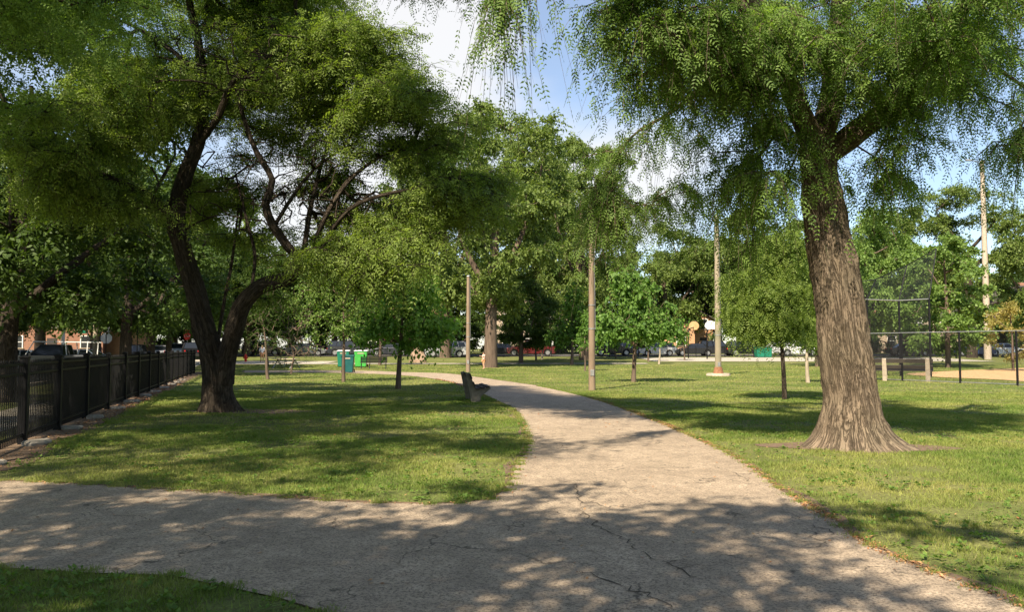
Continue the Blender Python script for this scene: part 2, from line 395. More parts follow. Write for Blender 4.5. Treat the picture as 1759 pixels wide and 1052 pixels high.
def densify(pts, step=0.5, closed=True):
    P = [np.array(p[:2], float) for p in pts]; o = []
    n = len(P)
    for i in range(n if closed else n - 1):
        p0, p1, p2, p3 = (P[(i-1) % n], P[i], P[(i+1) % n], P[(i+2) % n]) if closed else (P[max(i-1,0)], P[i], P[i+1], P[min(i+2,n-1)])
        k = max(1, int(np.linalg.norm(p2-p1)/step))
        for j in range(k):
            t = j/k; o.append(0.5*(2*p1+(p2-p0)*t+(2*p0-5*p1+4*p2-p3)*t*t+(3*p1-p0-3*p2+p3)*t**3))
    if not closed: o.append(P[-1])
    return o
def poly_sheet(name, pts, mt, dz, parent=None, jitter=0.0, seed=1):
    P = np.array(pts)
    if jitter:
        P = P + (np.stack([vnoise(np.c_[P*1.3, P[:, :1]*0], seed), vnoise(np.c_[P*1.3, P[:, :1]*0], seed+7)], -1) - .5) * 2 * jitter
        P = P + (np.stack([vnoise(np.c_[P*6, P[:, :1]*0], seed+2), vnoise(np.c_[P*6, P[:, :1]*0], seed+9)], -1) - .5) * jitter
    V = [(x, y, gh(y) + dz) for x, y in P]
    tri = geometry.tessellate_polygon([[Vector((x, y, 0)) for x, y, _ in V]])
    me = bpy.data.meshes.new(name); me.from_pydata(V, [], [tuple(t) for t in tri]); me.update()
    if len(me.polygons) and me.polygons[0].normal.z < 0: me.flip_normals()
    return link(name, me, M[mt], parent)
# path outline, read off the ground where its edges lie
right_edge = [(1980,1160),(1759,1045),(1600,985),(1500,940),(1420,890),(1340,840),(1270,790),(1200,755),(1130,725),(1050,695),(990,678),(930,665),(870,656),(815,648),(760,642),(690,640),(640,638),(560,637),(420,637)]
left_edge = [(420,641),(560,641),(640,643),(700,646),(750,652),(785,660),(815,673),(850,690),(880,705),(900,733),(907,765),(890,800),(880,825),(868,845),(845,860),(790,867),(740,868),(650,866),(560,862),(420,852),(300,845),(200,838),(100,832),(0,828),(-250,822)]
low_edge = [(-700,985),(0,978),(150,985),(300,992),(400,1010),(480,1028),(560,1054),(640,1110)]
R_ = [at(*p) for p in right_edge]; L_ = [at(*p) for p in left_edge]; B_ = [at(*p) for p in low_edge]
path_poly = densify([(4.6, 2.2, 0)] + R_, 0.35, False) + densify(L_, 0.35, False) + [np.array((-16.0, 9.7)), np.array((-16.0, 6.2))] + densify(B_, 0.35, False) + [np.array((-0.4, 2.2))]
path = tag(poly_sheet('path', path_poly, 'path', 0.010, jitter=0.045), kind='structure')
pp = np.array(path_poly)
def inside(P, poly):
    x, y = P[:, 0], P[:, 1]; r = np.zeros(len(P), bool); j = len(poly) - 1
    for i in range(len(poly)):
        xi, yi = poly[i]; xj, yj = poly[j]
        c = ((yi > y) != (yj > y)) & (x < (xj - xi) * (y - yi) / (yj - yi + 1e-12) + xi); r ^= c; j = i
    return r
mg = np.array(path_poly); tg = np.roll(mg, -1, 0) - np.roll(mg, 1, 0); tg /= np.linalg.norm(tg, axis=1)[:, None] + 1e-9; nr = np.stack([tg[:, 1], -tg[:, 0]], -1)
if inside(mg[60:61] + nr[60:61]*.2, pp)[0]: nr = -nr
mw = 0.02 + 0.20*vnoise(np.c_[mg*0.9, mg[:, :1]*0], 21)**2 + 0.05*vnoise(np.c_[mg*5, mg[:, :1]*0], 22)
mw = np.where((mg[:, 1] < 7.2) & (mg[:, 0] < 0.5), mw*.15, mw); margin = mg + nr*mw[:, None]
tag(poly_sheet('path_edge', [tuple(p) for p in margin], 'mulch', 0.005, jitter=0.0), kind='structure')
edge_poly = margin
# long cracks in the asphalt
rng = np.random.default_rng(5)
def crack(pts, wd):
    P = np.array(densify([at(*p) for p in pts], 0.07, False)); n = len(P)
    P = P + rng.normal(0, 0.030, P.shape); T = np.gradient(P, axis=0); T /= np.linalg.norm(T, axis=1)[:, None]
    N = np.stack([-T[:, 1], T[:, 0]], -1); ww = wd * 0.6 * rng.uniform(0.15, 1.0, n)[:, None] / 2; ww[0] = ww[-1] = 0.001
    V = np.concatenate([np.c_[P + N*ww, h_np(P[:,1]) + 0.0145], np.c_[P - N*ww, h_np(P[:,1]) + 0.0145]])
    Q = [(i, i+1, n+i+1, n+i) for i in range(n-1)]
    me = bpy.data.meshes.new('crack'); me.from_pydata([tuple(v) for v in V], [], Q); me.update()
    return link('crack', me, M['crack'], path)
crack([(985,832),(1000,862),(1003,880),(1020,905),(1075,930),(1110,955),(1160,975),(1188,1000)], 0.028)
crack([(1018,858),(1035,875)], 0.025); crack([(1140,972),(1165,965),(1180,975),(1168,990)], 0.02)
crack([(1000,985),(1040,1003),(1085,1012),(1120,1028),(1160,1050)], 0.034)
crack([(1215,800),(1262,815),(1290,830)], 0.02); crack([(1340,880),(1400,905),(1440,930)], 0.02)
crack([(985,760),(1050,768),(1130,765)], 0.016); crack([(930,820),(985,832),(1060,828)], 0.014)
# bare strip beside the iron fence, worn soil at the trunks
FA = at(0, 780)[:2]; FD = np.array((-0.314, 1.0)); FD /= np.linalg.norm(FD); FN = np.array((FD[1], -FD[0]))   # FN points to the lawn
def fpt(t, o=0.0): p = FA + FD*t + FN*o; return np.array((p[0], p[1], gh(p[1])))
bed = [fpt(t, -0.35)[:2] for t in np.arange(-2.4, 44, 1.0)] + [fpt(t, 0.42 + 0.35*vnoise(np.array([t*0.9, 3.3, 0]), 3))[:2] for t in np.arange(44, -2.4, -0.4)]
tag(poly_sheet('soil_bed', bed, 'mulch', 0.006), kind='structure')
def disc(cx, cy, rx, ry, n=40, j=0.25, seed=0):
    a = np.arange(n)/n*2*np.pi; r = 1 + j*(vnoise(np.stack([np.cos(a)*2+seed, np.sin(a)*2, a*0], -1), seed)-.5)*2
    return [(cx+rx*np.cos(t)*k, cy+ry*np.sin(t)*k) for t, k in zip(a, r)]
A0 = at(1462, 768); B0 = at(375, 708)
worn = []
d_ = disc(A0[0]+0.1, A0[1], 1.45, 0.62, seed=4); worn.append(d_); tag(poly_sheet('worn_soil', d_, 'mulch', 0.006), kind='structure')
d_ = disc(B0[0]+0.7, B0[1], 1.9, 0.8, seed=6); worn.append(d_); tag(poly_sheet('worn_soil', d_, 'mulch', 0.006), kind='structure')
# infield dirt, basketball court, far pavement
inf = [at(*p)[:2] for p in ((1560,643),(1640,638),(1759,633),(1950,630),(2300,640),(2100,668),(1850,662),(1759,656),(1690,652),(1600,648))]
tag(poly_sheet('infield', densify(inf, 1.0), 'dirt', 0.02, jitter=0.2), kind='structure')
xs = np.linspace(0, 1, 8)
def strip(name, x0, x1, y0, y1, mt, dz, ny=16, nx=12, shear=0.0):
    o = grid_sheet(name, np.linspace(x0, x1, nx), np.linspace(y0, y1, ny), lambda X, Y: (X, Y + shear*X), mt, dz)
    return tag(o, kind='structure')
strip('court', 13.5, 46, 77.5, 88.5, 'pavement', 0.03, 24)
strip('far_path', -60, 12, 71.5, 73.3, 'pavement', 0.03, 8, 20, 0.02)
strip('far_road', -170, 170, 92, 101, 'road', 0.03, 20, 20)
def fstrip(name, o0, o1, t0, t1, mt, dz):
    T = np.arange(t0, t1+1, 2.0); V = []
    for t in T:
        a, b = fpt(t, o0), fpt(t, o1); V += [(a[0], a[1], a[2]+dz), (b[0], b[1], b[2]+dz)]
    Q = [(2*i, 2*i+1, 2*i+3, 2*i+2) for i in range(len(T)-1)]
    me = bpy.data.meshes.new(name); me.from_pydata(V, [], Q); me.update()
    if me.polygons[0].normal.z < 0: me.flip_normals()
    return tag(link(name, me, M[mt]), kind='structure')
fstrip('sidewalk', -0.9, -2.4, -20, 74, 'pavement', 0.018)
fstrip('street', -5.4, -14.5, -30, 84, 'road', 0.014)
fstrip('sidewalk', -18, -19.6, -20, 84, 'pavement', 0.018)
k_ = MB()
for o_ in (-5.25, -14.65): k_.bar(fpt(-30, o_) + (0,0,0.06), fpt(40, o_) + (0,0,0.06), 0.16, 0.14)
tag(k_.build('kerb', M['concrete']), kind='structure')
# side street meeting the street beyond the fence
c0 = fpt(40, -14.4)[:2]; cs = [c0 + FD*0, c0 + FD*8, c0 + FD*8 - FN*60, c0 - FN*60]
tag(poly_sheet('side_street', cs, 'road', 0.02), kind='structure')

# ------------------------------------------------------------------ tree builder
def unit(v): return v / (np.linalg.norm(v, axis=-1, keepdims=True) + 1e-9)
def sample_blobs(rng, blobs, n, clump=0.0, seed=0, pad=None):
    """blobs: (centre, radii, weight, droop); returns points and droop; pad=(points per tier, reach, thickness) gathers them in flat leafy tiers"""
    if pad:
        k, rx, rz = pad; p, dr = sample_blobs(rng, blobs, max(3, n//k)); c = np.mean([b[0] for b in blobs], 0)
        p = np.repeat(p, k, 0); dr = np.repeat(dr, k); g = rng.normal(size=p.shape); g = unit(g)*rng.random((len(p), 1))**0.5*np.array((rx, rx, rz))
        g *= np.where(dr > 1.5, .35, 1.0)[:, None]; g[:, 2] -= (g[:, 0]**2 + g[:, 1]**2)/rx*0.18
        return p + g, dr
    blobs = [tuple(b) + (1.0, .25)[len(b)-2:] if len(b) < 4 else b for b in blobs]
    wts = np.array([b[2] * (b[1][0]*b[1][1]*b[1][2])**0.75 for b in blobs]); wts /= wts.sum()
    k = rng.choice(len(blobs), n*3, p=wts); c = np.array([b[0] for b in blobs])[k]; r = np.array([b[1] for b in blobs])[k]
    dr = np.array([b[3] if len(b) > 3 else 0.25 for b in blobs])[k]
    d = unit(rng.normal(size=(n*3, 3))); p = c + d * r * (rng.random((n*3, 1)) ** 0.42)
    if clump:
        keep = vnoise(p * clump, seed) + 0.25*rng.random(n*3) > 0.5
        p, dr = p[keep], dr[keep]
    return p[:n], dr[:n]
def make_skeleton(rng, paths, attr, step=0.35, tip=0.007, power=2.3, inner=0.35, maxr=9):
    P, D, PA, FX = [], [], [], []; chains = []
    for pts, rad in paths:
        q, r = catmull(pts, rad, step*0.7)
        T = unit(np.gradient(q, axis=0))
        if P:
            A = np.array(P); j = int(np.argmin(((A - q[0])**2).sum(1)))
        else: j = -1
        ids = []
        for i in range(len(q)):
            P.append(q[i]); D.append(T[i]); PA.append(j); FX.append(r[i]); j = len(P)-1; ids.append(j)
        chains.append((ids, -1))
    nb = len(P); base = np.array(P)
    FXr = np.array(FX)
    dist = np.sqrt(((attr[:, None] - base[None])**2).sum(-1).min(1)) if len(attr) else np.zeros(0)
    order = np.argsort(dist)
    cap = nb + len(attr)*24 + 10
    PP = np.zeros((cap, 3)); DD = np.zeros((cap, 3)); PP[:nb] = base; DD[:nb] = D; par = list(PA); n = nb; fx = list(FX)
    tips = []
    minr = np.zeros(cap); lowtrunk = np.zeros(cap); 
    t0 = paths[0][2] if len(paths[0]) > 2 else 0
    zmin = base[:, 2].min()
    start_ok = np.ones(cap, bool)
    for ai in order:
        a = attr[ai]; V = a - PP[:n]; L = np.sqrt((V**2).sum(1)) + 1e-6
        cosang = (V*DD[:n]).sum(1)/L
        cost = L * (1.3 - inner*cosang) + np.where(PP[:n, 2] < zmin + LOW, 50, 0)
        j = int(np.argmin(cost)); d = L[j]
        m = max(1, min(22, int(round(d/step)))); p0 = PP[j]; c1 = p0 + DD[j]*d*0.35 + np.array((0,0,0.06*d))
        t = (np.arange(1, m+1)/m)[:, None]; q = (1-t)**2*p0 + 2*t*(1-t)*c1 + t*t*a
        if m > 1: q[:-1] += rng.normal(size=(m-1, 3))*step*0.13
        T = unit(np.diff(np.vstack([p0, q]), axis=0)); ids = []
        pj = j
        for i in range(m):
            PP[n] = q[i]; DD[n] = T[i]; par.append(pj); fx.append(0.0); pj = n; ids.append(n); n += 1
        tips.append(n-1); chains.append((ids, j))
    par = np.array(par); area = np.zeros(n)
    for i in tips: area[i] += tip**power
    for i in range(n-1, -1, -1):
        if par[i] >= 0: area[par[i]] += area[i]
    rad = area**(1/power); fx = np.array(fx); rad = np.where(fx > 0, np.maximum(fx, 0), np.maximum(rad, tip*0.7))
    return PP[:n], DD[:n], par, rad, chains, np.array(tips, int), nb, order
LOW = 1.6
def wood_mesh(name, S, sides=(6, 4), skip=0.0, trunk=None):
    PP, DD, par, rad, chains, tips, nb, _ = S
    Vs, Qs, Cs = [], [], []; off = 0
    for ci, (ids, j) in enumerate(chains):
        if trunk is not None and ci in trunk: continue
        if j < 0:
            p0 = par[ids[0]]
            pts = PP[ids]; r = rad[ids].copy()
            if p0 >= 0: pts = np.vstack([PP[p0], pts]); r = np.r_[min(r[0], rad[p0])*1.0, r]
        else:
            if rad[ids[0]] < skip: continue
            pts = np.vstack([PP[j], PP[ids]]); r = np.r_[min(rad[ids[0]]*1.25, rad[j]*0.95), rad[ids]]
        mr = r.max(); n = 14 if mr > 0.12 else sides[0] if mr > 0.03 else sides[1]
        v, q = tube_np(pts, r, n)
        Vs.append(v); Qs.append(q + off); Cs.append(LASTC[0]); off += len(v)
    return np.concatenate(Vs), np.concatenate(Qs), np.concatenate(Cs)
def sprays(rng, S, nper, dr_of_tip, length, spread=0.8, upb=0.1, flat=0.55):
    """short leafy twigs round the branch ends: origins, directions, lengths"""
    PP, DD, par, rad, chains, tips, nb, order = S
    # nodes within the outer part of each branch
    o, d, dr, tp = [], [], [], []
    tipdr = dr_of_tip[order]
    for k, t in enumerate(tips):
        if tipdr[k] < 0: continue
        nodes = [t]; a = t
        for _ in range(3):
            a = par[a]
            if a < 0 or rad[a] > 0.035: break
            nodes.append(a)
        ch = rng.choice(nodes, nper)
        o.append(PP[ch]); d.append(DD[ch]); dr.append(np.full(nper, tipdr[k])); 
    o = np.concatenate(o); d = np.concatenate(d); dr = np.concatenate(dr)
    d = unit(d*0.6 + rng.normal(size=d.shape)*spread*np.array((1,1,flat)) + np.array((0,0,upb)))
    L = length*rng.uniform(0.35, 1.35, len(o))
    return o, d, L, dr
def twigs_of(rng, o, d, L, dr, r0=0.005):
    """the thin twig each spray of leaves hangs on"""
    N = len(o); s = np.array((0, .5, 1.0)); p = o[:, None] + d[:, None]*(s[None]*L[:, None])[..., None]; p[..., 2] -= (dr*L)[:, None]*s*s*1.4
    u = unit(np.cross(d, np.array((0.3, 0.2, 1.0)))); v = np.cross(d, u); a = np.arange(3)/3*2*np.pi
    ring = u[:, None]*np.cos(a)[None, :, None] + v[:, None]*np.sin(a)[None, :, None]
    V = p[:, :, None] + ring[:, None]*(r0*np.array((1, .8, .35)))[None, :, None, None]
    b = np.arange(N)[:, None, None]*9; i = np.arange(2)[None, :, None]*3; j = np.arange(3)[None, None]; j2 = (j+1) % 3
    Q = np.stack([b+i+j, b+i+j2, b+i+3+j2, b+i+3+j], -1).reshape(-1, 4)
    return V.reshape(-1, 3), Q
def leaves_on(rng, o, d, L, dr, nl, size, aspect=0.5, pin=0, fl=0.2, jit=0.0, tri=False):
    """nl leaves along every twig; pin>0 makes each a pinnate frond of that many leaflet pairs"""
    N = len(o); s = (np.arange(nl)[None] + rng.random((N, nl)))/nl
    p = o[:, None] + d[:, None]*(s*L[:, None])[..., None]; p[..., 2] -= (dr*L)[:, None]*s*s*1.4
    dd = d[:, None].repeat(nl, 1).copy(); dd[..., 2] -= (dr[:, None]*s*2.2)
    p = p.reshape(-1, 3); dd = unit(dd.reshape(-1, 3)); K = len(p)
    if jit: p = p + rng.normal(size=p.shape)*jit
    nrm = unit(rng.normal(size=(K, 3))*0.75 + np.array((0,0,0.8)))
    side = unit(np.cross(dd, nrm)); sg = np.where(rng.random(K) < 0.5, -1, 1)[:, None]
    ax = unit(dd*0.5 + side*sg*0.9 + rng.normal(size=(K,3))*0.25 - np.array((0,0,1))*np.repeat(dr, nl)[:, None]*0.8)
    tone = rng.random(K)
    if pin:
        a = ax; sd = unit(np.cross(a, nrm)); nn = np.cross(sd, a)
        FLn = fl*rng.uniform(0.7, 1.2, K)
        t = (np.arange(pin)+0.6)/pin
        q = p[:, None] + a[:, None]*(FLn[:, None]*t)[..., None]; q[..., 2] -= FLn[:, None]*t*t*0.35
        q = np.repeat(q, 2, 1); sgn = np.tile([-1, 1], pin)[None, :, None]
        la = unit(sd[:, None]*sgn*0.85 + a[:, None]*0.5 - nn[:, None]*0.15)
        tt = np.repeat(t, 2); ll = size*(1 - 0.45*np.abs(tt-0.45)*1.6)[None, :, None]*np.ones((K, 1, 1))
        q = q.reshape(-1, 3); la = la.reshape(-1, 3); ll = ll.reshape(-1, 1); nm = np.repeat(nn, 2*pin, 0); tone = np.repeat(tone, 2*pin) + rng.normal(size=K*2*pin)*0.08
    else:
        q, la, nm = p, ax, nrm; ll = size*rng.uniform(0.6, 1.25, (K, 1))
    pr = unit(np.cross(la, nm))*ll*aspect/2
    if tri:
        V = np.stack([q - pr*0.9, q + pr*0.9, q + la*ll], 1).reshape(-1, 3); k = 3
    else:
        mid = q + la*ll*0.5; V = np.stack([q, mid + pr, q + la*ll - np.array((0,0,1))*ll*0.12, mid - pr], 1).reshape(-1, 3); k = 4
    Q = np.arange(len(V)).reshape(-1, k)
    return V, Q, np.repeat(np.clip(tone, 0, 1), k), k
def tree_object(name, loc, label, cat, group, wood, barkm, leaf, leafm, noisy=True):
    root = empty(name, loc, 0, label, cat, group)
    L = np.array(loc)
    v, q, bc_ = wood
    me = np_mesh('trunk', v - L, q, 4, smooth=True); link('trunk', me, M[barkm], root)
    bk = me.attributes.new('bk', 'FLOAT_VECTOR', 'POINT'); bk.data.foreach_set('vector', np.ascontiguousarray(bc_, np.float32).ravel())
    V, Q, A, k = leaf
    if len(V): me = np_mesh('crown', V - L, Q, k, A); link('crown', me, M[leafm], root)
    return root
def bark_tube(pts, rad, n=72, step=0.05, flare=None, depth=0.02, seed=0, base=None):
    """a trunk with furrowed bark and spreading root flare in the mesh itself"""
    q, r = catmull(pts, rad, step); v, Q = tube_np(q, r, n); LC = LASTC[0]; m = len(q)
    ax = np.repeat(q, n, 0); dirn = unit(v - ax); ang = np.tile(np.arange(n)/n*2*np.pi, m)
    s = np.r_[0, np.cumsum(np.linalg.norm(np.diff(q, axis=0), axis=1))]; ss = np.repeat(s, n)
    rr = np.repeat(r, n)
    cy = np.stack([np.cos(ang)*rr*1.0, np.sin(ang)*rr*1.0, ss*0.0], -1)
    def nz(f, fz, sd): return vnoise(np.stack([cy[:,0]*f, cy[:,1]*f, ss*fz], -1), sd) - 0.5
    fur = 1 - np.abs(nz(9, 0.9, seed)*2); fur2 = 1 - np.abs(nz(22, 2.2, seed+3)*2)
    disp = (fur**3*0.6 + fur2**3*0.5 - 0.5)*depth*np.minimum(1, rr/0.3) + nz(2.2, 0.9, seed+5)*0.14*rr
    if flare is not None:
        amt, hh, lobes = flare
        lob = sum((0.5+0.5*np.cos((ang-a)))**p*w_ for a, p, w_ in lobes)
        disp = disp + (amt*(0.45+0.9*lob))*np.exp(-ss/hh) + 0.10*rr*lob*np.exp(-ss/(hh*3.5))
    for k_, (zf_, an_, am_, wz_) in enumerate(((.28, 4.2, .07, .22), (.45, 5.3, .06, .3), (.62, 4.6, .05, .18), (.8, 5.0, .07, .3), (.36, 5.9, .08, .25))):
        da = (ang - an_ - seed*.7 + np.pi) % (2*np.pi) - np.pi
        disp = disp + am_*np.exp(-((ss/ss.max() - zf_)*ss.max()/wz_)**2 - (da/.35)**2)*np.minimum(1, rr/.3) - am_*.9*np.exp(-((ss/ss.max() - zf_)*ss.max()/(wz_*.4))**2 - (da/.13)**2)*np.minimum(1, rr/.3)
    v = v + dirn*disp[:, None]
    return v, Q, LC

def bl(px, py, rx, ry, d, rd, wgt=1.0, dr=0.25):
    return (W(px, py, d), np.array((rx*d/F, rd, ry*d/F)), wgt, dr)
def wp(pts): return np.array([W(*p) for p in pts])

# ------------------------------------------------------------------ the big leaning tree at the right of the path
rng = np.random.default_rng(11)
dA = A0[1]
trunkA = ([*(W(px, py, dA) for px, py in ((1464,775),(1462,730),(1461,680),(1450,600),(1437,500),(1421,400),(1409,310),(1404,255)))], [.43,.41,.395,.39,.375,.34,.29,.275])
pA = [trunkA,
 (wp([(1404,262,dA),(1375,195,dA-.1),(1345,120,dA-.2),(1305,40,dA-.4),(1270,-60,dA-.8),(1240,-180,dA-1)]), [.20,.18,.16,.15,.12,.08]),
 (wp([(1404,262,dA),(1428,170,dA+.3),(1440,50,dA+.6),(1450,-90,dA+.9),(1440,-220,dA+1)]), [.22,.2,.18,.14,.08]),
 (wp([(1412,270,dA+.05),(1455,240,dA+.1),(1500,205,dA+.1),(1555,180,dA+.3),(1605,135,dA+.7),(1635,60,dA+1),(1670,-40,dA+1.2),(1690,-160,dA+1.3)]), [.20,.205,.195,.18,.165,.15,.12,.07]),
 (wp([(1305,40,dA-.4),(1200,-50,12.2),(1080,-110,11.2),(960,-120,10.4),(880,-70,10)]), [.11,.09,.07,.04,.02]),
 (wp([(1605,135,dA+.7),(1690,110,dA+.8),(1760,150,dA+.9)]), [.07,.05,.02]),
 (wp([(1345,120,dA-.2),(1240,130,dA+.4),(1150,195,14.5),(1085,235,15),(1035,320,15.3)]), [.08,.06,.035,.022,.01]),
]
blA = [bl(1270,70,150,95,12.2,1.6,1.3,.5), bl(1480,50,220,110,12.0,2.2,1.1,.5), bl(1370,150,110,65,12.2,.6,.7,.6), bl(1560,265,85,45,12.9,.7,.8,.6),
 bl(1140,60,120,85,12.2,1.6,1.0,.6), bl(1270,260,85,100,12.9,1.0,.8,.8), bl(1290,380,75,70,13.8,1.2,.28,.9), bl(1175,260,80,110,15,1.5,.34,1.1), bl(1100,240,70,60,15,1.2,.32,.6),
 bl(1690,90,90,110,13.4,1.8,1.1,.9), bl(1700,270,80,70,14.5,1.2,.6,1.1), bl(1550,300,90,45,13.6,1.0,.7,.9), bl(1480,140,90,60,12.3,.6,.9,.6), bl(1190,350,60,70,15,1.0,.25,1.2), bl(1026,325,40,75,15.3,.7,1.3,1.1), bl(1050,225,50,35,15,.8,.5,.6),
 bl(1430,-190,330,120,13.6,4.5,1.0,.4), bl(1190,-120,170,90,10.5,1.8,.7,.4), bl(866,-20,44,55,10,.4,1.1,1.6), bl(1590,130,70,70,12.6,.8,.8,.5), bl(1690,-60,140,100,11,2,.8,.5), (np.array((-1.2,14.8,10.0)),np.array((2.8,2.6,.9)),5,.3), (np.array((-2.6,11.2,10.2)),np.array((2.0,1.8,.8)),1.2,.3)]
att, drp = sample_blobs(rng, blA, 1800, pad=(5, .75, .22))
LOW = 4.3
S = make_skeleton(rng, pA, att, 0.4, 0.0065)
wv, wq, wc = wood_mesh('trunk', S, (6, 4), trunk=(0,))
tv, tq, tcc = bark_tube(trunkA[0], trunkA[1], 96, 0.04, (0.20, 0.20, [(0.0,12,1.9),(0.9,16,1.0),(1.6,12,1.1),(2.5,14,1.2),(3.25,14,2.1),(4.0,18,1.2),(4.6,14,1.5),(5.2,18,1.1),(5.75,16,1.2)]), 0.065, 2)
o, d, L, dr = sprays(rng, S, 9, drp, 0.62, 0.8, 0, .5); tw = twigs_of(rng, o, d, L, dr)
lf = leaves_on(rng, o, d, L, dr, 6, 0.066, 0.42, pin=4, fl=0.19)
print('A leaves', len(lf[1]))
tree_object('elm_tree', A0, 'huge leaning tree with a flared tan trunk standing right of the path', 'tree', None, (np.vstack([wv, tv, tw[0]]), np.vstack([wq, tq + len(wv), tw[1] + len(wv) + len(tv)]), np.vstack([wc, tcc, tw[0]])), 'bark_tan', lf, 'leaf_elm')

# ------------------------------------------------------------------ the forked tree on the left lawn
rng = np.random.default_rng(23)
dB = B0[1]
def rb(d): return d
trunkB = ([*(W(px, py, dB) for px, py in ((376,714),(374,680),(372,640),(362,600),(350,560),(335,500),(314,430),(302,375),(316,310),(338,250),(350,200)))], [0.368,0.336,0.336,0.288,0.272,0.248,0.224,0.216,0.200,0.176,0.144])
stemB = ([*(W(px, py, d_) for px, py, d_ in ((384,660,dB-.05),(388,620,dB-.1),(402,570,dB-.3),(420,520,dB-.5),(450,492,dB-.6),(490,480,dB-.8),(520,450,dB-1),(550,432,dB-1.1)))], [0.240,0.240,0.224,0.200,0.188,0.176,0.160,0.136])
pB = [trunkB, stemB,
 (wp([(350,200,dB),(347,120,dB),(338,60,dB),(325,0,dB),(322,-80,dB)]), [0.128,0.120,0.104,0.088,0.056]),
 (wp([(550,432,dB-1.1),(620,420,19),(700,405,18.6),(770,400,18.5)]), [0.096,0.080,0.048,0.016]),
 (wp([(520,450,dB-1),(495,425,19.3),(470,390,19.2),(456,350,19.2),(468,310,19.4),(440,260,19.8),(418,200,20.2),(400,130,20.4)]), [0.120,0.120,0.120,0.104,0.080,0.072,0.056,0.024]),
 (wp([(535,440,dB-1),(560,370,19),(610,300,19.2),(690,250,19.6),(750,240,20)]), [0.080,0.064,0.052,0.036,0.016]),
 (wp([(520,448,dB-1),(535,350,19.8),(560,260,20.4),(600,180,20.6)]), [0.072,0.060,0.044,0.024]),
 (wp([(545,435,dB-1.1),(600,360,18.6),(680,330,18.3),(770,320,18.6)]), [0.072,0.056,0.040,0.016]),
 (wp([(470,390,19.2),(540,290,19.6),(640,230,20)]), [0.056,0.040,0.016]),
 (wp([(430,508,dB-.5),(438,440,20.6),(424,380,21),(405,300,21.2)]), [0.048,0.048,0.040,0.024]),
 (wp([(372,600,dB),(385,520,21),(400,440,21.4),(410,350,21.6)]), [0.056,0.048,0.040,0.016]),
 (wp([(303,378,dB),(282,358,dB-.2),(255,338,dB-.4),(215,318,dB-.8),(150,292,dB-1.2),(70,270,dB-1.5)]), [0.128,0.124,0.112,0.096,0.072,0.032]),
 (wp([(338,250,dB),(375,200,dB-.5),(400,140,dB-.9),(450,100,dB-1.1),(530,70,dB-1.3)]), [0.096,0.088,0.072,0.056,0.024]),
 (wp([(345,130,dB),(300,90,dB+.3),(240,50,dB+.4),(170,20,dB+.5)]), [0.072,0.064,0.048,0.024]),
]
blB = [bl(640,120,105,85,20,2.5,1.2,.3), bl(690,215,100,60,19.5,2.5,1.1,.3), bl(775,330,70,80,20,2,1.0,.4), bl(545,140,120,85,20.8,2.5,.9,.3),
 bl(470,50,150,80,21.5,3,.85,.3), bl(390,-70,250,90,20.4,5,1.0,.3), bl(650,450,110,62,18.6,1.5,.9,.5), bl(700,385,70,45,19.6,1.5,.7,.4), bl(600,420,50,25,18.8,1.2,.3,.4),
 bl(240,170,110,100,20,2,.75,.4), bl(170,330,120,60,19,1.5,.8,.5), bl(330,330,60,60,22,1.5,.35,.4), bl(450,230,80,50,21.5,2,.4,.3), bl(410,140,180,80,24,3,.7,.3), bl(590,340,120,70,21.5,1.5,.5,.3), bl(580,450,80,40,21.5,1.5,.4,.4), bl(450,520,60,40,22,1.2,.35,.4), bl(110,250,90,80,18,1.5,.8,.4), bl(840,280,40,50,21,1.2,.5,.4), bl(430,400,70,90,22.5,1.5,.2,.3), bl(560,330,125,95,20,1.8,3.4,-1), bl(400,320,80,130,20.5,1.5,1.6,-1), bl(330,120,80,100,20,2,.5,-1), bl(450,110,150,90,19,1.5,1.0,-1)]
att, drp = sample_blobs(rng, blB, 3300, pad=(6, .85, .13))
LOW = 2.2
S = make_skeleton(rng, pB, att, 0.42, 0.0075)
wv, wq, wc = wood_mesh('trunk', S, (6, 4), trunk=(0, 1))
tv, tq, tcc = bark_tube(trunkB[0], trunkB[1], 60, 0.06, (0.24, 0.24, [(0.3,5,.9),(1.7,7,.5),(3.0,5,.9),(4.6,6,.7)]), 0.04, 8)
sv, sq, scc = bark_tube(stemB[0], stemB[1], 44, 0.06, None, 0.035, 15)
o, d, L, dr = sprays(rng, S, 9, drp, 0.66, 0.9, .05, .28); tw = twigs_of(rng, o, d, L, dr, .006)
lf = leaves_on(rng, o, d, L, dr, 5, 0.095, 0.38, pin=3, fl=0.24)
print('B leaves', len(lf[1]))
tree_object('honeylocust_tree', B0, 'dark forked tree with spreading limbs on the left lawn beside the iron fence', 'tree', None,
   (np.vstack([wv, tv, sv, tw[0]]), np.vstack([wq, tq + len(wv), sq + len(wv) + len(tv), tw[1] + len(wv) + len(tv) + len(sv)]), np.vstack([wc, tcc, scc, tw[0]])), 'bark_dark', lf, 'leaf_locust')

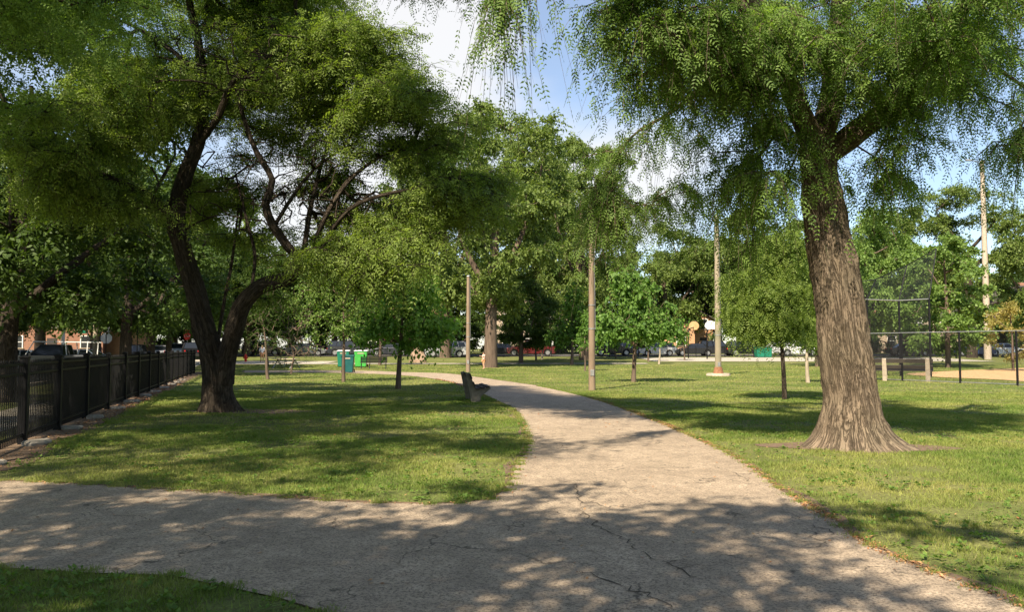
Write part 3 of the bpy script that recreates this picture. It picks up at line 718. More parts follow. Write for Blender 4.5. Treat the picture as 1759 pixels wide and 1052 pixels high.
# ------------------------------------------------------------------ trees standing left of and behind the camera whose crowns reach over it
def canopy(name, seed, base, paths, blobs, n, label, nper, nl, size, pin, fl, leafm='leaf_locust', length=.7, low=3.5, bark='bark_dark'):
    global LOW
    rng = np.random.default_rng(seed); LOW = low
    att, drp = sample_blobs(rng, blobs, n, pad=(6, .9, .2)); S = make_skeleton(rng, paths, att, 0.45, 0.0075)
    w_ = wood_mesh('trunk', S, (6, 4)); o, d, L, dr = sprays(rng, S, nper, drp, length, 0.9)
    lf = leaves_on(rng, o, d, L, dr, nl, size, 0.4 if pin else 0.55, pin=pin, fl=fl)
    print(name, len(lf[1]))
    return tree_object(name, np.array(base), label, 'tree', None, w_, bark, lf, leafm)
B_ = lambda *a: (np.array(a[0], float), np.array(a[1], float), *a[2:])
canopy('honeylocust_tree', 31, (-13.5, 9.5, 0),
  [(np.array([(-13.5,9.5,-.1),(-13.4,9.6,2),(-13.2,9.8,4.2),(-12.6,10.2,6.5),(-12,10.6,9)]), [.42,.36,.32,.26,.14]),
   (np.array([(-13.2,9.8,4.2),(-11.5,10.8,5.4),(-9.5,12,6.2),(-7.4,13,6.6)]), [.2,.16,.11,.05]),
   (np.array([(-13.2,9.8,4.2),(-13.5,12,6),(-12.8,15,7.4)]), [.18,.14,.06]),
   (np.array([(-12.6,10.2,6.5),(-10.4,9,8.2),(-8,8.4,9.2)]), [.14,.1,.05])],
  [B_((-9.8,12.2,7.4),(3.9,3.2,2.2),1.1,.5), B_((-11,10.5,10),(5,5,2.4),1,.4), B_((-12.5,14,6.8),(3,3,2),.9,.5), B_((-8.2,15.5,9.2),(2.8,3,2),.8,.4), B_((-10.5,12.6,5.2),(2.4,2.2,1.0),.6,.6), B_((-7.6,5.6,9),(4.6,4.4,1.9),1,.4), B_((-3.7,4.8,9.8),(1.8,2.1,.9),.8,.4), B_((-6.9,11.6,6.6),(1.7,1.8,1.0),.9,.5), B_((-9.6,14,9.6),(3.6,3,1.8),.9,.5)],
  1700, 'tree whose dark green leafy boughs hang into the top left corner', 8, 5, 0.075, 4, 0.2, 'leaf_elm')
canopy('honeylocust_tree', 37, (-7.5, -4, 0),
  [(np.array([(-7.5,-4,-.1),(-7.4,-3.8,3),(-7,-3.4,6),(-6.5,-3,9)]), [.4,.34,.28,.14]),
   (np.array([(-7.4,-3.8,3.6),(-5.5,-2.6,6),(-3,-1.8,7.6)]), [.2,.15,.06]), (np.array([(-7.2,-3.6,4.4),(-8,-1.6,6.6),(-8.4,1,8)]), [.18,.13,.05])],
  [B_((-6.6,-2,9.0),(5.4,4.2,2.4),1,.3), B_((-3.2,-1.6,8),(2.4,2.8,1.3),.8,.3)],
  800, 'tree standing behind the camera whose shade falls on the left path', 8, 7, 0.17, 0, 0)
canopy('honeylocust_tree', 41, (4.2, -6.5, 0),
  [(np.array([(4.2,-6.5,-.1),(4.1,-6.3,3),(3.7,-5.8,6),(3.3,-5,9)]), [.4,.34,.28,.14]),
   (np.array([(4.1,-6.2,4),(2,-4.4,6.6),(.4,-3,8)]), [.2,.15,.06]), (np.array([(4,-6,4.6),(5.6,-3.6,7),(6.4,-1,8.4)]), [.18,.13,.05])],
  [B_((2.6,-3.2,9.4),(3.6,3.4,1.8),1,.3), B_((4.6,-.6,10.2),(2.6,2.2,1.3),.7,.3), B_((-.4,-1.6,9.6),(2.4,1.8,1.2),.6,.3)],
  210, 'tree standing behind the camera whose shade falls on the right of the path', 8, 7, 0.17, 0, 0)

# ------------------------------------------------------------------ trees farther off: one of each kind, then copies
def proto(name, seed, H, trunk, blobs, n, nper, nl, size, length, bark, leafm, aspect=0.6, low=2.0, spread=.9, dr=.25, skip=0.0, step=.6, tip=.012, jit=0.0, clump=0, flare=0):
    """a tree built about the origin"""
    global LOW
    rng = np.random.default_rng(seed); LOW = low
    att, drp = sample_blobs(rng, blobs, n, pad=(7, H*.068, H*.022)); S = make_skeleton(rng, trunk, att, step, tip)
    w_ = wood_mesh('trunk', S, (5, 3), skip)
    o, d, L, dr_ = sprays(rng, S, nper, drp, length, spread); lf = leaves_on(rng, o, d, L, dr_, nl, size, aspect, jit=jit)
    return tree_object(name, np.zeros(3), None, None, None, w_, bark, lf, leafm)
def copy_tree(o, parent=None):
    c = o.copy(); C.objects.link(c); c.parent = parent
    for k in [x for x in o.children]: copy_tree(k, c)
    return c
A3 = np.array
# tall elm: vase of limbs, domed and lobed crown, 21 m
rr_ = np.random.default_rng(3)
def lobes(cx, cz, R, Hh, n, r0, r1, seed, inner=True):
    g_ = np.random.default_rng(seed); o = []
    for i in range(n):
        a = i*2.399; u = (i+.5)/n; z = cz + Hh*(2*u-1); rr = R*math.sqrt(max(0.05, 1-(2*u-1)**2))
        r = g_.uniform(r0, r1); o.append(B_((rr*math.cos(a)*.85, rr*math.sin(a)*.85, z), (r, r, r*.62), 1.0, .3))
    if inner: o.append(B_((0,0,cz), (R*.7, R*.7, Hh*.8), .35, .3))
    return o
elm = proto('elm_tree', 51, 21, [(A3([(0,0,-.2),(0,0,3),(.1,0,6),(.3,0,10),(.2,.2,15)]), [.62,.50,.45,.30,.12]),
   (A3([(.05,0,5.6),(-2,.4,9),(-3.4,.2,13),(-4,0,16)]), [.28,.22,.14,.06]), (A3([(.1,0,6),(2.2,-.6,9.6),(3.8,-.8,13.5),(4.4,-1,16.5)]), [.28,.22,.13,.06]),
   (A3([(.1,0,6.6),(.4,2.4,10),(.2,4,14)]), [.24,.18,.08]), (A3([(.1,0,6.8),(-.4,-2.4,10),(-.6,-4,13)]), [.24,.18,.08])],
   lobes(0, 12.8, 6.0, 7.2, 22, 1.9, 2.9, 5), 900, 9, 9, .27, 1.1, 'bark_far', 'leaf_far', low=5, dr=.4)
broad = proto('shade_tree', 52, 14, [(A3([(0,0,-.2),(0,0,2.6),(.2,0,5),(.1,.2,9)]), [.36,.30,.26,.10]),
   (A3([(.05,0,2.8),(-1.8,.4,4.6),(-3.4,.2,6.4)]), [.2,.15,.06]), (A3([(.1,0,3.2),(1.8,-.6,5.2),(3.4,-.8,7.4)]), [.2,.15,.06]), (A3([(.1,0,3.4),(.4,2.2,5.4),(.2,3.6,8)]), [.18,.13,.05])],
   lobes(0, 8.0, 5.0, 5.0, 16, 1.6, 2.5, 7), 640, 9, 9, .25, .95, 'bark_far', 'leaf_far', low=3)
locust = proto('street_tree', 53, 15, [(A3([(0,0,-.2),(0,0,2.2),(.1,0,3.6),(.5,.1,7),(.4,.2,11)]), [.34,.28,.26,.16,.06]),
   (A3([(.05,0,3.2),(-1.4,.4,5),(-3.6,.8,7.6),(-4.6,.8,10)]), [.17,.14,.09,.04]), (A3([(.1,0,3),(1.6,.2,4.6),(3.6,.6,6.6),(4.8,.9,9)]), [.17,.14,.1,.04]),
   (A3([(.1,0,3.6),(.6,-2.2,6),(.9,-4,8.6)]), [.16,.12,.05]), (A3([(.1,0,3.8),(-.2,2.4,6.4),(-.4,4,9)]), [.16,.12,.05])],
   lobes(0, 8.6, 5.4, 5.4, 20, 1.5, 2.4, 9), 900, 9, 10, .19, .95, 'bark_dark', 'leaf_shade', low=3, dr=.4)
mapl = proto('maple_tree', 54, 10, [(A3([(0,0,-.2),(0,0,2),(.1,0,5),(0,.1,8)]), [.22,.18,.12,.05])],
   lobes(0, 5.6, 3.6, 4.0, 18, 1.0, 1.6, 11), 520, 8, 8, .20, .65, 'bark_far', 'leaf_bright', .8, low=2)
bonsai = proto('spreading_tree', 55, 20, [(A3([(0,0,-.2),(.2,0,5),(-.2,.2,9.5),(.2,.2,12)]), [.6,.48,.4,.26]),
   (A3([(-.2,.2,9.3),(-3,0,11),(-5.4,-.4,11.8),(-7.4,-.2,14)]), [.3,.26,.2,.08]), (A3([(0,.2,10),(2.6,-.4,11.4),(5,-.2,11.4),(7.4,.2,13.6)]), [.3,.25,.2,.08]),
   (A3([(.2,.2,12),(-1.6,.6,14),(-3.4,0,16)]), [.2,.15,.06]), (A3([(.2,.2,12),(1.8,-.4,14),(3,-1,16)]), [.2,.15,.06]), (A3([(5,-.2,11.4),(6,.4,9.8),(8,.4,9.4)]), [.13,.1,.04])],
   [B_((-5.5,0,15.2),(3.2,2.8,1.5)), B_((-1.5,0,17.6),(3.4,3,1.5)), B_((3.2,0,16.8),(3.4,3,1.6)), B_((7,0,14.4),(2.8,2.6,1.5)), B_((0,2.5,15.5),(4,2.4,1.4)), B_((8.8,0,10.2),(2,2,1.2)), B_((-8.6,0,13),(1.8,1.8,1.1))],
   420, 7, 8, .24, 1.0, 'bark_dark', 'leaf_far', low=9)
yellow = proto('small_tree', 56, 5, [(A3([(0,0,-.1),(0,0,1),(.1,0,2.4),(0,.1,4)]), [.10,.08,.06,.03])],
   lobes(0, 2.8, 2.2, 1.7, 12, .6, 1.0, 13), 200, 6, 6, .13, .45, 'bark_far', 'leaf_yellow', .7, low=.6, step=.4)
bush = proto('bush', 57, 3, [(A3([(0,0,-.1),(0,0,.5),(.1,0,1.2)]), [.06,.05,.03])],
   lobes(0, 1.4, 1.7, 1.2, 10, .6, .9, 15), 160, 7, 6, .15, .45, 'bark_far', 'leaf_shade', .7, low=.1, step=.4)
used = set()
def plant(pr, name, px, d, H, nat, wid=1.0, rot=None, label=None, group=None, leafm=None, cat='tree', bark=None):
    """stand a copy of a kind at distance d in the column px, H metres tall"""
    first = pr.name not in used
    if first: used.add(pr.name)
    o = pr if first else copy_tree(pr)
    o.location = gp(px, d); k = H/nat; o.scale = (k*wid, k*wid, k); o.rotation_euler = (0, 0, rot if rot is not None else (px*0.37 + d) % 6.28)
    tag(o, label, cat, group)
    if not group and 'group' in o: del o['group']
    for ch in o.children:
        nm = ch.name.split('.')[0]
        mm = leafm if nm == 'crown' else bark
        sl = ch.material_slots[0]; sl.link = 'OBJECT'; sl.material = M[mm] if mm else ch.data.materials[0]
    return o
G1 = 'tall park trees beyond the lawn'; G2 = 'street trees beyond the iron fence'; G3 = 'trees along the far street'
def ht(py, d): return (598-py)/F*d + CAMZ - gh(d)
plant(elm, 'elm_tree', 843, 64, ht(168,64), 21, .92, 0.4, 'tall tree with a thick bare reddish trunk straight ahead, left of centre', G1)
plant(elm, 'elm_tree', 1003, 82, ht(232,82), 21, .80, 2.1, 'tall tree rising behind the nearest lamp post', G1)
plant(elm, 'elm_tree', 765, 88, ht(205,88), 21, .85, 3.9, 'tall tree filling the gap left of the thick reddish trunk', G1)
plant(elm, 'elm_tree', 925, 100, ht(190,100), 21, .75, 5.2, 'tall tree right behind the one with the thick reddish trunk', G1)
plant(broad, 'shade_tree', 895, 74, ht(470,74), 14, 1.1, 1.2, 'low dark tree just right of the thick reddish trunk', G1, 'leaf_shade')
plant(broad, 'shade_tree', 1140, 112, ht(368,112), 14, .95, 0.3, 'rounded tree behind the bright young maple and the orange brick house', G3)
plant(broad, 'shade_tree', 1235, 118, ht(392,118), 14, 1.0, 2.3, 'dark rounded tree behind the white fan backboard', G3, 'leaf_shade')
plant(broad, 'shade_tree', 1310, 106, ht(330,106), 14, .9, 4.0, 'tree behind the pair of green bins', G3)
plant(broad, 'shade_tree', 1402, 66, ht(420,66), 14, .62, 5.0, 'dark trunked tree half hidden by the huge leaning trunk', G1, 'leaf_shade')
plant(broad, 'shade_tree', 1490, 84, ht(335,84), 14, .85, 1.0, 'bright green tree behind the backstop, right of the huge trunk', G3, 'leaf_bright')
plant(broad, 'shade_tree', 1560, 92, ht(330,92), 14, .85, 2.7, 'green tree over the backstop hood', G3)
plant(mapl, 'maple_tree', 1627, 64, ht(412,64), 10, 1.02, 1.0, 'round bright green maple left of the tall pale light pole', None)
plant(bonsai, 'spreading_tree', 1668, 88, ht(305,88), 20, 1.0, 0.0, 'spreading tree with bare twisting limbs against the sky behind the tall pale light pole', None)
plant(yellow, 'small_tree', 1738, 56, ht(505,56), 5, .95, 1.0, 'small yellow green tree beyond the chain link fence at the right edge', None)
plant(broad, 'shade_tree', 1800, 84, ht(330,84), 14, .8, 3.0, 'large tree at the right edge beyond the ball field', G3)
plant(broad, 'shade_tree', 1730, 108, ht(460,108), 14, 1.1, 2.0, 'dark tree behind the small yellow green tree', G3, 'leaf_shade')
# trees along the street on the left
for i, (t, off, H, px_l, lab, wid) in enumerate((
   (13.2, -3.3, 13, None, 'street tree with a sunlit trunk nearest the left edge, beyond the fence', 1.05),
   (36, -3.3, 14, None, 'street tree whose trunk forks low, beside the orange sign', 1.15),
   (47.7, -3.3, 14, None, 'street tree just right of the low forking one, in front of the white van', .95),
   (59.8, -3.3, 14, None, 'street tree between the white van and the stop sign', .9),
   (22, -17, 15, None, 'tall tree across the street behind the first street tree', 1.0), (33, -17, 15, None, 'tall tree across the street left of the pickup truck', 1.0), (54, -17, 15, None, 'tall tree across the street behind the back of the stop sign', 1.0), (68, -17, 15, None, 'tall tree across the street left of the white van', 1.0))):
    p = fpt(t, off); px = 879.5 + p[0]/p[1]*F
    plant(locust, 'street_tree', px, p[1], H, 15, wid, i*1.3+.3, lab, G2)
for i, (px, d, top, lab, lm, wd) in enumerate((
   (-60, 64, 240, 'tall tree across the street at the far left edge', None, 1.0), (70, 80, 250, 'leafy tree across the street behind the pickup truck', 'leaf_bright', 1.0), (165, 84, 240, 'leafy tree across the street behind the street name sign', None, 1.0),
   (255, 104, 300, 'leafy tree at the end of the street behind the white van', 'leaf_bright', 1.0), (345, 96, 300, 'leafy tree behind the base of the forked trunk', 'leaf_far', 1.0), (425, 92, 400, 'low leafy tree behind the red hydrant', 'leaf_shade', 1.1),
   (500, 96, 405, 'low leafy tree behind the twiggy bushes', 'leaf_shade', 1.1), (575, 98, 400, 'low leafy tree behind the green bins by the path', 'leaf_shade', 1.1), (655, 100, 395, 'low leafy tree behind the dark park bench', 'leaf_shade', 1.1), (-140, 50, 150, 'large tree across the street outside the left edge', None, 1.0),
   (10, 110, 340, 'distant tree behind the parked cars at far left', 'leaf_shade', 1.0), (120, 120, 330, 'distant tree behind the brick house across the street', 'leaf_shade', 1.0), (205, 130, 360, 'distant tree between the stop sign back and the white van', 'leaf_bright', 1.0))):
    plant(broad, 'shade_tree', px, d, ht(top, d), 14, wd, i*0.9+.2, lab, G3, lm)
for i, (x, y, H_, lab) in enumerate(((-19,-13,15,'far left'), (-8,-22,16,'left'), (6,-24,16,'middle'), (19,-15,15,'right'), (24,0,15,'far right'), (-26,1,15,'outermost left'))):  # unseen trees added behind the camera to hold back low skylight
    o = plant(broad, 'shade_tree', 879.5, 50, H_, 14, 1.15, i*1.1, 'unseen tree added behind the camera to block skylight, ' + lab + ' of its row', 'trees added behind the camera against skylight', 'leaf_shade'); o.location = (x, y, 0)
row = [(-180,138,430),(-90,132,440),(0,140,450),(300,136,430),(390,128,440),(470,134,455),(550,126,455),(630,136,450),(710,128,440),(790,134,450),(860,126,450),(940,130,450),(1010,124,460),(1080,132,440),(1180,134,445),(1270,138,440),(1350,128,440),(1430,134,440),(1520,130,450),(1610,136,470),(1690,134,480),(1770,128,470),(1850,134,450)]
for i, (px, d, top) in enumerate(row):
    plant(broad, 'shade_tree', px, d, ht(top-22, d), 14, 1.3, i*1.7, 'tree in the dark row closing the view behind the far street', 'row of trees closing the view', 'leaf_shade')
for i in range(34):
    px = -150 + i*62
    if 1095 < px < 1215: continue
    plant(bush, 'bush', px, 107 + (i*7) % 5, 4.6 + (i*5 % 4)*.5, 3, 1.1, i*2.1, 'dark bush in the row behind the far street', 'bushes behind the far street', None, 'bush')

# ------------------------------------------------------------------ young trees on the lawns (each one its own shape)
def young(name, seed, base_px, blobs, n, size, label, leafm, bark='bark_far', r0=.07, ctr=None, nper=6, nl=5, aspect=.75, length=.4, dr=.4, low=1.0, top=None, group='young trees on the lawn', cat='tree', pin=0, fl=.15, spread=.8, wig=.05, d_add=0, tip=.006):
    global LOW
    rng = np.random.default_rng(seed); b = at(*base_px); d = b[1]; LOW = low + b[2]
    bb = []
    for (px, py, rx, ry, *w_) in blobs:
        c = W(px, py, d); bb.append((c, np.array((rx*d/F, rx*d/F*.9, ry*d/F)), w_[0] if w_ else 1.0, dr))
    tp = W(*(top or (blobs[0][0], blobs[0][1]-blobs[0][3]*.6)), d)
    pts = np.array([b + (tp-b)*t + np.array((math.sin(t*5+seed)*wig, math.cos(t*4+seed)*wig, 0))*min(1, t*3) for t in (-.02, .15, .4, .7, 1)])
    tr = [(pts, [r0*1.25, r0, r0*.8, r0*.5, r0*.2])]
    att, drp = sample_blobs(rng, bb, n); S = make_skeleton(rng, tr, att, .28, tip)
    w_ = wood_mesh('trunk', S, (6, 4)); o, dd, L, dr_ = sprays(rng, S, nper, drp, length, spread)
    lf = leaves_on(rng, o, dd, L, dr_, nl, size, aspect, pin=pin, fl=fl)
    return tree_object(name, b, label, cat, group, w_, bark, lf, leafm)
young('young_tree', 61, (684,669), [(715,555,66,44),(640,560,40,34),(690,500,74,48),(752,560,42,30),(665,450,45,35),(735,490,36,34,.8)], 360, .15, 'young tree with large bright leaves, left of the near bench', 'leaf_sunlit', r0=.10, low=1.6, dr=.8, top=(692,500), wig=.02)
young('young_tree', 62, (590,657), [(560,560,50,30),(600,500,60,40),(540,515,45,40),(615,560,35,28),(570,460,50,30)], 260, .11, 'young tree with small pale leaves, in front of the teal cart', 'leaf_bright', r0=.08, low=1.9, nper=5, top=(590,500), wig=.02)
young('young_tree', 63, (1088,657), [(1092,500,48,40),(1050,545,38,28),(1135,545,38,30),(1092,560,70,24),(1080,475,32,24),(1150,565,26,20,.7),(1035,580,18,14,.4)], 330, .17, 'bright green young maple with a full round crown, right of the nearest lamp post', 'leaf_maple', r0=.10, low=1.7, dr=.8)
young('young_tree', 64, (982,627), [(985,540,32,28),(965,575,30,16),(1005,565,26,20),(985,510,20,22),(960,595,18,7,.5)], 190, .22, 'small young tree with layered boughs, left of the nearest lamp post', 'leaf_maple', r0=.13, low=1.2, tip=.01, length=.6)
young('young_tree', 65, (1005,638), [(1006,560,14,34),(1000,590,12,14)], 50, .15, 'slender sapling just left of the nearest lamp post', 'leaf_maple', r0=.06, low=1.6)
young('honeylocust_tree', 66, (1348,688), [(1340,430,60,40),(1300,490,60,36),(1370,500,50,40),(1270,530,36,32),(1330,545,60,26),(1385,560,26,24),(1290,565,30,14,.6)], 460, .055, 'young feathery tree with a thin dark trunk, left of the huge leaning tree', 'leaf_locust', 'bark_dark', r0=.07, low=2.0, pin=3, fl=.18, length=.55, dr=.7, nper=9)
young('young_tree', 67, (1388,658), [(1385,560,26,34),(1395,590,20,16)], 110, .10, 'young tree with a pale trunk close left of the huge leaning trunk', 'leaf_locust', 'bark_pale', r0=.09, low=1.6)
young('young_tree', 68, (1114,622), [(1112,585,12,8),(1116,560,14,18)], 40, .2, 'small dark trunked tree behind the young maple, left of the silver hatchback', 'leaf_maple', r0=.09, low=1.0)
young('young_tree', 69, (1132,626), [(1134,588,14,8),(1130,570,14,14)], 40, .2, 'small pale trunked tree behind the young maple, in front of the silver hatchback', 'leaf_maple', 'bark_pale', r0=.09, low=1.0)
young('young_tree', 70, (1176,620), [(1172,580,14,14),(1160,565,16,14)], 50, .2, 'small thin tree in front of the far basketball hoop', 'leaf_maple', r0=.07, low=1.2)
young('young_tree', 71, (1058,616), [(1056,592,12,8),(1060,575,14,12)], 36, .2, 'small sapling behind the left side of the young maple', 'leaf_maple', r0=.07, low=1.0)
young('young_tree', 72, (921,620), [(918,560,20,20),(925,590,16,12)], 50, .2, 'small tree in the shade just right of the low dark tree', 'leaf_shade', r0=.09, low=1.0)
young('young_tree', 73, (931,618), [(936,566,18,18),(930,590,12,10)], 50, .2, 'slim pale trunked tree in the shade, second of two close together', 'leaf_shade', 'bark_pale', r0=.08, low=1.0)
young('small_tree', 74, (460,652), [(450,560,36,32),(470,520,34,30),(435,590,20,16),(478,585,24,20)], 190, .07, 'dark small tree with many bare twigs, just right of the forked tree', 'leaf_shade', 'bark_far', r0=.08, low=.4, nper=3, nl=4, group=None)
young('bush', 75, (500,643), [(500,585,32,30),(515,550,34,26),(535,600,26,20),(480,610,16,14)], 260, .06, 'twiggy brown bush with pale dead branches, right of the dark small tree', 'leaf_shade', 'bark_far', r0=.06, low=.1, nper=2, nl=3, group=None, cat='bush', tip=.010, wig=.15)
young('small_tree', 76, (652,628), [(655,545,38,28),(640,570,30,16),(690,560,34,24)], 120, .14, 'low leafy tree above the dark park bench', 'leaf_shade', r0=.12, low=2, group=None)

# ------------------------------------------------------------------ iron fence
fence = empty('iron_fence', tuple(fpt(0)), 0, 'black iron picket fence with square posts running back along the left lawn', 'fence')
fence.rotation_euler = (0, 0, math.atan2(FD[1], FD[0]))
ts = [-1.3, 1.24, 3.7] + [6.45 + 2.85*i for i in range(13)]
FH = 1.38
def zf(t): return float(fpt(t)[2])
for i, t in enumerate(ts):
    m_ = MB(); r = .062; z0 = zf(t)
    m_.box(t-r, t+r, -r, r, z0-.1, z0+FH+.05).box(t-r-.012, t+r+.012, -r-.012, r+.012, z0+FH+.05, z0+FH+.075)
    m_.add([(t-r,-r,z0+FH+.075),(t+r,-r,z0+FH+.075),(t+r,r,z0+FH+.075),(t-r,r,z0+FH+.075),(t,0,z0+FH+.11)], [(0,1,4),(1,2,4),(2,3,4),(3,0,4)])
    m_.build('post', M['black'], fence, .004)
for a, b in zip(ts[:-1], ts[1:]):
    z0 = zf((a+b)/2); x0, x1 = a+.065, b-.065
    m_ = MB(); n = int((x1-x0)/.108)
    for k in range(n):
        x = x0 + (k+.5)*(x1-x0)/n; m_.box(x-.0095, x+.0095, -.0095, .0095, z0+.06, z0+FH)
        m_.add([(x-.0095,-.0095,z0+FH),(x+.0095,-.0095,z0+FH),(x+.0095,.0095,z0+FH),(x-.0095,.0095,z0+FH),(x,0,z0+FH+.035)], [(0,1,4),(1,2,4),(2,3,4),(3,0,4)])
    m_.build('picket_panel', M['black'], fence)
    for z in (FH-.05, FH-.21, .17):
        MB().box(x0, x1, -.019, .019, z0+z-.019, z0+z+.019).build('rail', M['black'], fence)
# flat stones under the posts
rs = random.Random(4)
for i, t in enumerate(ts[:12]):
    c = fpt(t + rs.uniform(-.1,.2), .22); P = disc(0, 0, rs.uniform(.26,.34), rs.uniform(.17,.22), 14, .25, i+3); m_ = MB(); n = len(P); hz_ = rs.uniform(.05,.08)
    m_.add([(x,y,-.03) for x,y in P] + [(x,y,hz_*.6) for x,y in P] + [(x*.86,y*.86,hz_) for x,y in P],
        [(j,(j+1)%n,(j+1)%n+n,j+n) for j in range(n)] + [(j+n,(j+1)%n+n,(j+1)%n+2*n,j+2*n) for j in range(n)] + [tuple(range(2*n,3*n))])
    o = m_.build('flat_stone', M['stone']); o.location = c; o.rotation_euler.z = math.atan2(FD[1], FD[0])
    where = ['outside the left edge of the photo', 'nearest the camera', 'second from the camera', 'third from the camera', 'fourth from the camera', 'fifth from the camera', 'sixth from the camera', 'seventh from the camera', 'eighth from the camera', 'ninth from the camera', 'tenth from the camera', 'farthest from the camera'][i]
    tag(o, 'flat pale stone at a fence post, ' + where, 'stone', 'flat stones along the iron fence')

# ------------------------------------------------------------------ concrete ended benches
def concrete_bench(loc, rz, n_ends, length, label, sc_=1.0, endm='concrete_shaded', boardm='wood_old'):
    """faces +x; the boards run along y"""
    r = empty('park_bench', loc, rz, label, 'bench', 'concrete ended benches'); r.scale = (sc_,)*3
    prof = [(.02,-.05),(.26,-.05),(.29,.17),(.57,.385),(.57,.425),(.22,.37),(.13,.41),(-.05,.86),(-.15,.84),(-.06,.40),(-.01,.18)]
    ov = .18 if n_ends > 1 else 0
    for k in range(n_ends):
        y = -length/2 + ov + (length-2*ov)*k/(n_ends-1)
        MB().prism(prof, y-.065, y+.065).build('bench_end', M[endm], r, .012)
    def board(name, u0, z0, u1, z1, th):
        MB().bar(((u0+u1)/2, -length/2, (z0+z1)/2), ((u0+u1)/2, length/2, (z0+z1)/2), th, math.hypot(u1-u0, z1-z0), up=(u1-u0, 0, z1-z0)).build(name, M[boardm], r, .006)
    board('back_board', .02, .69, -.04, .84, .042); board('back_board', .115, .47, .055, .60, .042)
    for k in range(3):
        u = .20 + k*.145; z = .405 + k*.026
        board('seat_board', u-.054, z-.010, u+.054, z+.010, .042)
    return r
def fix_seat(): pass
concrete_bench(tuple(at(810, 692)+np.array((-.15,.85,0))), math.radians(9), 2, 1.9, 'weathered bench seen end on at the left edge of the path', 1.0)
b2 = at(1518, 655)
concrete_bench((b2[0]+.1, b2[1]+.1, 0), math.radians(62), 3, 3.3, 'bench with pale concrete ends and dark boards beside the chain link fence', 1.27, 'concrete')

# ------------------------------------------------------------------ lamp and light poles
def pole(name, px, py, h, r0, r1, label, matn, arm=None, footing=False, sides=10, rusty=None, group='poles on the lawn', d=None, heads=0):
    b = at(px, py) if d is None else gp(px, d)
    r = empty(name, tuple(b), 0, label, 'pole', group)
    MB().tube([(0,0,-.2),(0,0,h*.5),(0,0,h)], [r0,(r0+r1)/2,r1], sides).build('shaft', M[matn], r)
    if name == 'lamp_post':
        zz = 2.3; rr_ = r0 + (r1-r0)*zz/h; MB().tube([(0,0,zz),(0,0,zz+.05)], [rr_+.012,rr_+.012], sides).tube([(0,0,zz+.9),(0,0,zz+.94)], [rr_+.006,rr_+.006], sides).build('band', M['steel'], r)
        MB().box(-.07, .07, -r0-.004, -r0+.05, .55, .78).build('access_plate', M['steel'], r, .004)
        MB().tube([(0,0,h),(0,0,h+.05),(0,0,h+.09)], [r1+.02,r1+.02,.03], sides).build('cap', M['steel'], r)
        MB().tube([(r1+.01,0,h-.1),(rr_+.015,0,zz)], .012, 5).build('conduit', M['steel'], r)
    if footing:
        MB().tube([(0,0,-.1),(0,0,.14)], [.75,.68], 8).build('footing', M['concrete'], r, .02)
        MB().tube([(0,0,.14),(0,0,.5)], [r0*1.6,r0*1.15], sides).build('base_collar', M['rust'], r)
    if arm:
        MB().tube([(0,0,h-.3),(arm*.5,-.2,h-.05),(arm,-.4,h)], [.04,.035,.03], 6).build('arm', M['steel'], r)
        hd = MB().box(arm-.32, arm+.32, -.55, -.25, h-.09, h+.07).build('lamp_head', M['steel'], r, .04)
    for k in range(heads):
        MB().box(-1.3+k*.75, -.75+k*.75, -.35, .15, h-.4, h+.15).build('floodlight', M['steel'], r, .04)
    if heads: MB().box(-1.4, 1.5, .16, .26, h-.25, h-.15).build('crossarm', M['steel'], r)
    return r
M['rust'] = rough_mat('rusty_iron', (0.16,0.07,0.035), (0.30,0.15,0.08), 8, 0.8, 0.3)
M['pole_tan'] = rough_mat('pole_tan', (0.18,0.13,0.09), (0.28,0.21,0.145), 4, 0.85, 0.4, stretch=(1,1,.25))
M['pole_green'] = rough_mat('pole_mossy', (0.17,0.17,0.11), (0.36,0.28,0.20), 1.2, 0.8, 0.3, stretch=(1,1,.5))
pole('lamp_post', 1017, 671, 7.0, .135, .085, 'tan octagonal lamp post nearest the camera, right of the path', 'pole_tan', None, sides=8)
pole('lamp_post', 804, 640, 6.3, .15, .10, 'slim pale lamp post behind the near bench', 'pole_tan', None, sides=8)
pole('lamp_post', 1234, 646, 9.2, .19, .12, 'greenish post with a rusty foot on a square concrete footing', 'pole_green', None, True)
pole('light_pole', 1697, 618, 20.5, .36, .20, 'very tall pale light pole at the edge of the ball field', 'concrete', -1.6, sides=10, heads=0)
pole('utility_pole', 109, 0, 3.6, .13, .12, 'white pole behind the pickup truck', 'white', d=62, group='poles by the street')
pole('utility_pole', 165, 0, 9.0, .20, .15, 'grey wooden utility pole right of the street name sign', 'bark_pale', d=58, group='poles by the street')
pole('utility_pole', 213, 0, 4.2, .09, .08, 'white pole left of the low forking street tree', 'white', d=60, group='poles by the street')

# ------------------------------------------------------------------ chain link fence and backstop
def mesh_mat(name, col, dens, scale):
    m = mat(name, col, 0.5, 0.4, 0.4); v = coords(m, (scale,)*3, 'UV')
    s = NN(m, 'ShaderNodeSeparateXYZ'); LK(m, v, s.inputs[0])
    def wire(op):
        q = mth(m, op, s.outputs[0], s.outputs[1]); f = mth(m, 'FRACT', q); return mth(m, 'LESS_THAN', mth(m, 'ABSOLUTE', mth(m, 'SUBTRACT', f, 0.5)), dens)
    k = mth(m, 'MAXIMUM', wire('ADD'), wire('SUBTRACT'))
    t = NN(m, 'ShaderNodeBsdfTransparent'); mx = NN(m, 'ShaderNodeMixShader'); LK(m, k, mx.inputs[0]); LK(m, t.outputs[0], mx.inputs[1])
    LK(m, m.node_tree.nodes['Principled BSDF'].outputs[0], mx.inputs[2]); LK(m, mx.outputs[0], m.node_tree.nodes['Material Output'].inputs[0]); return m
M['chain'] = mesh_mat('chain_link_wire', (0.03,0.03,0.032), 0.05, 1/.07)
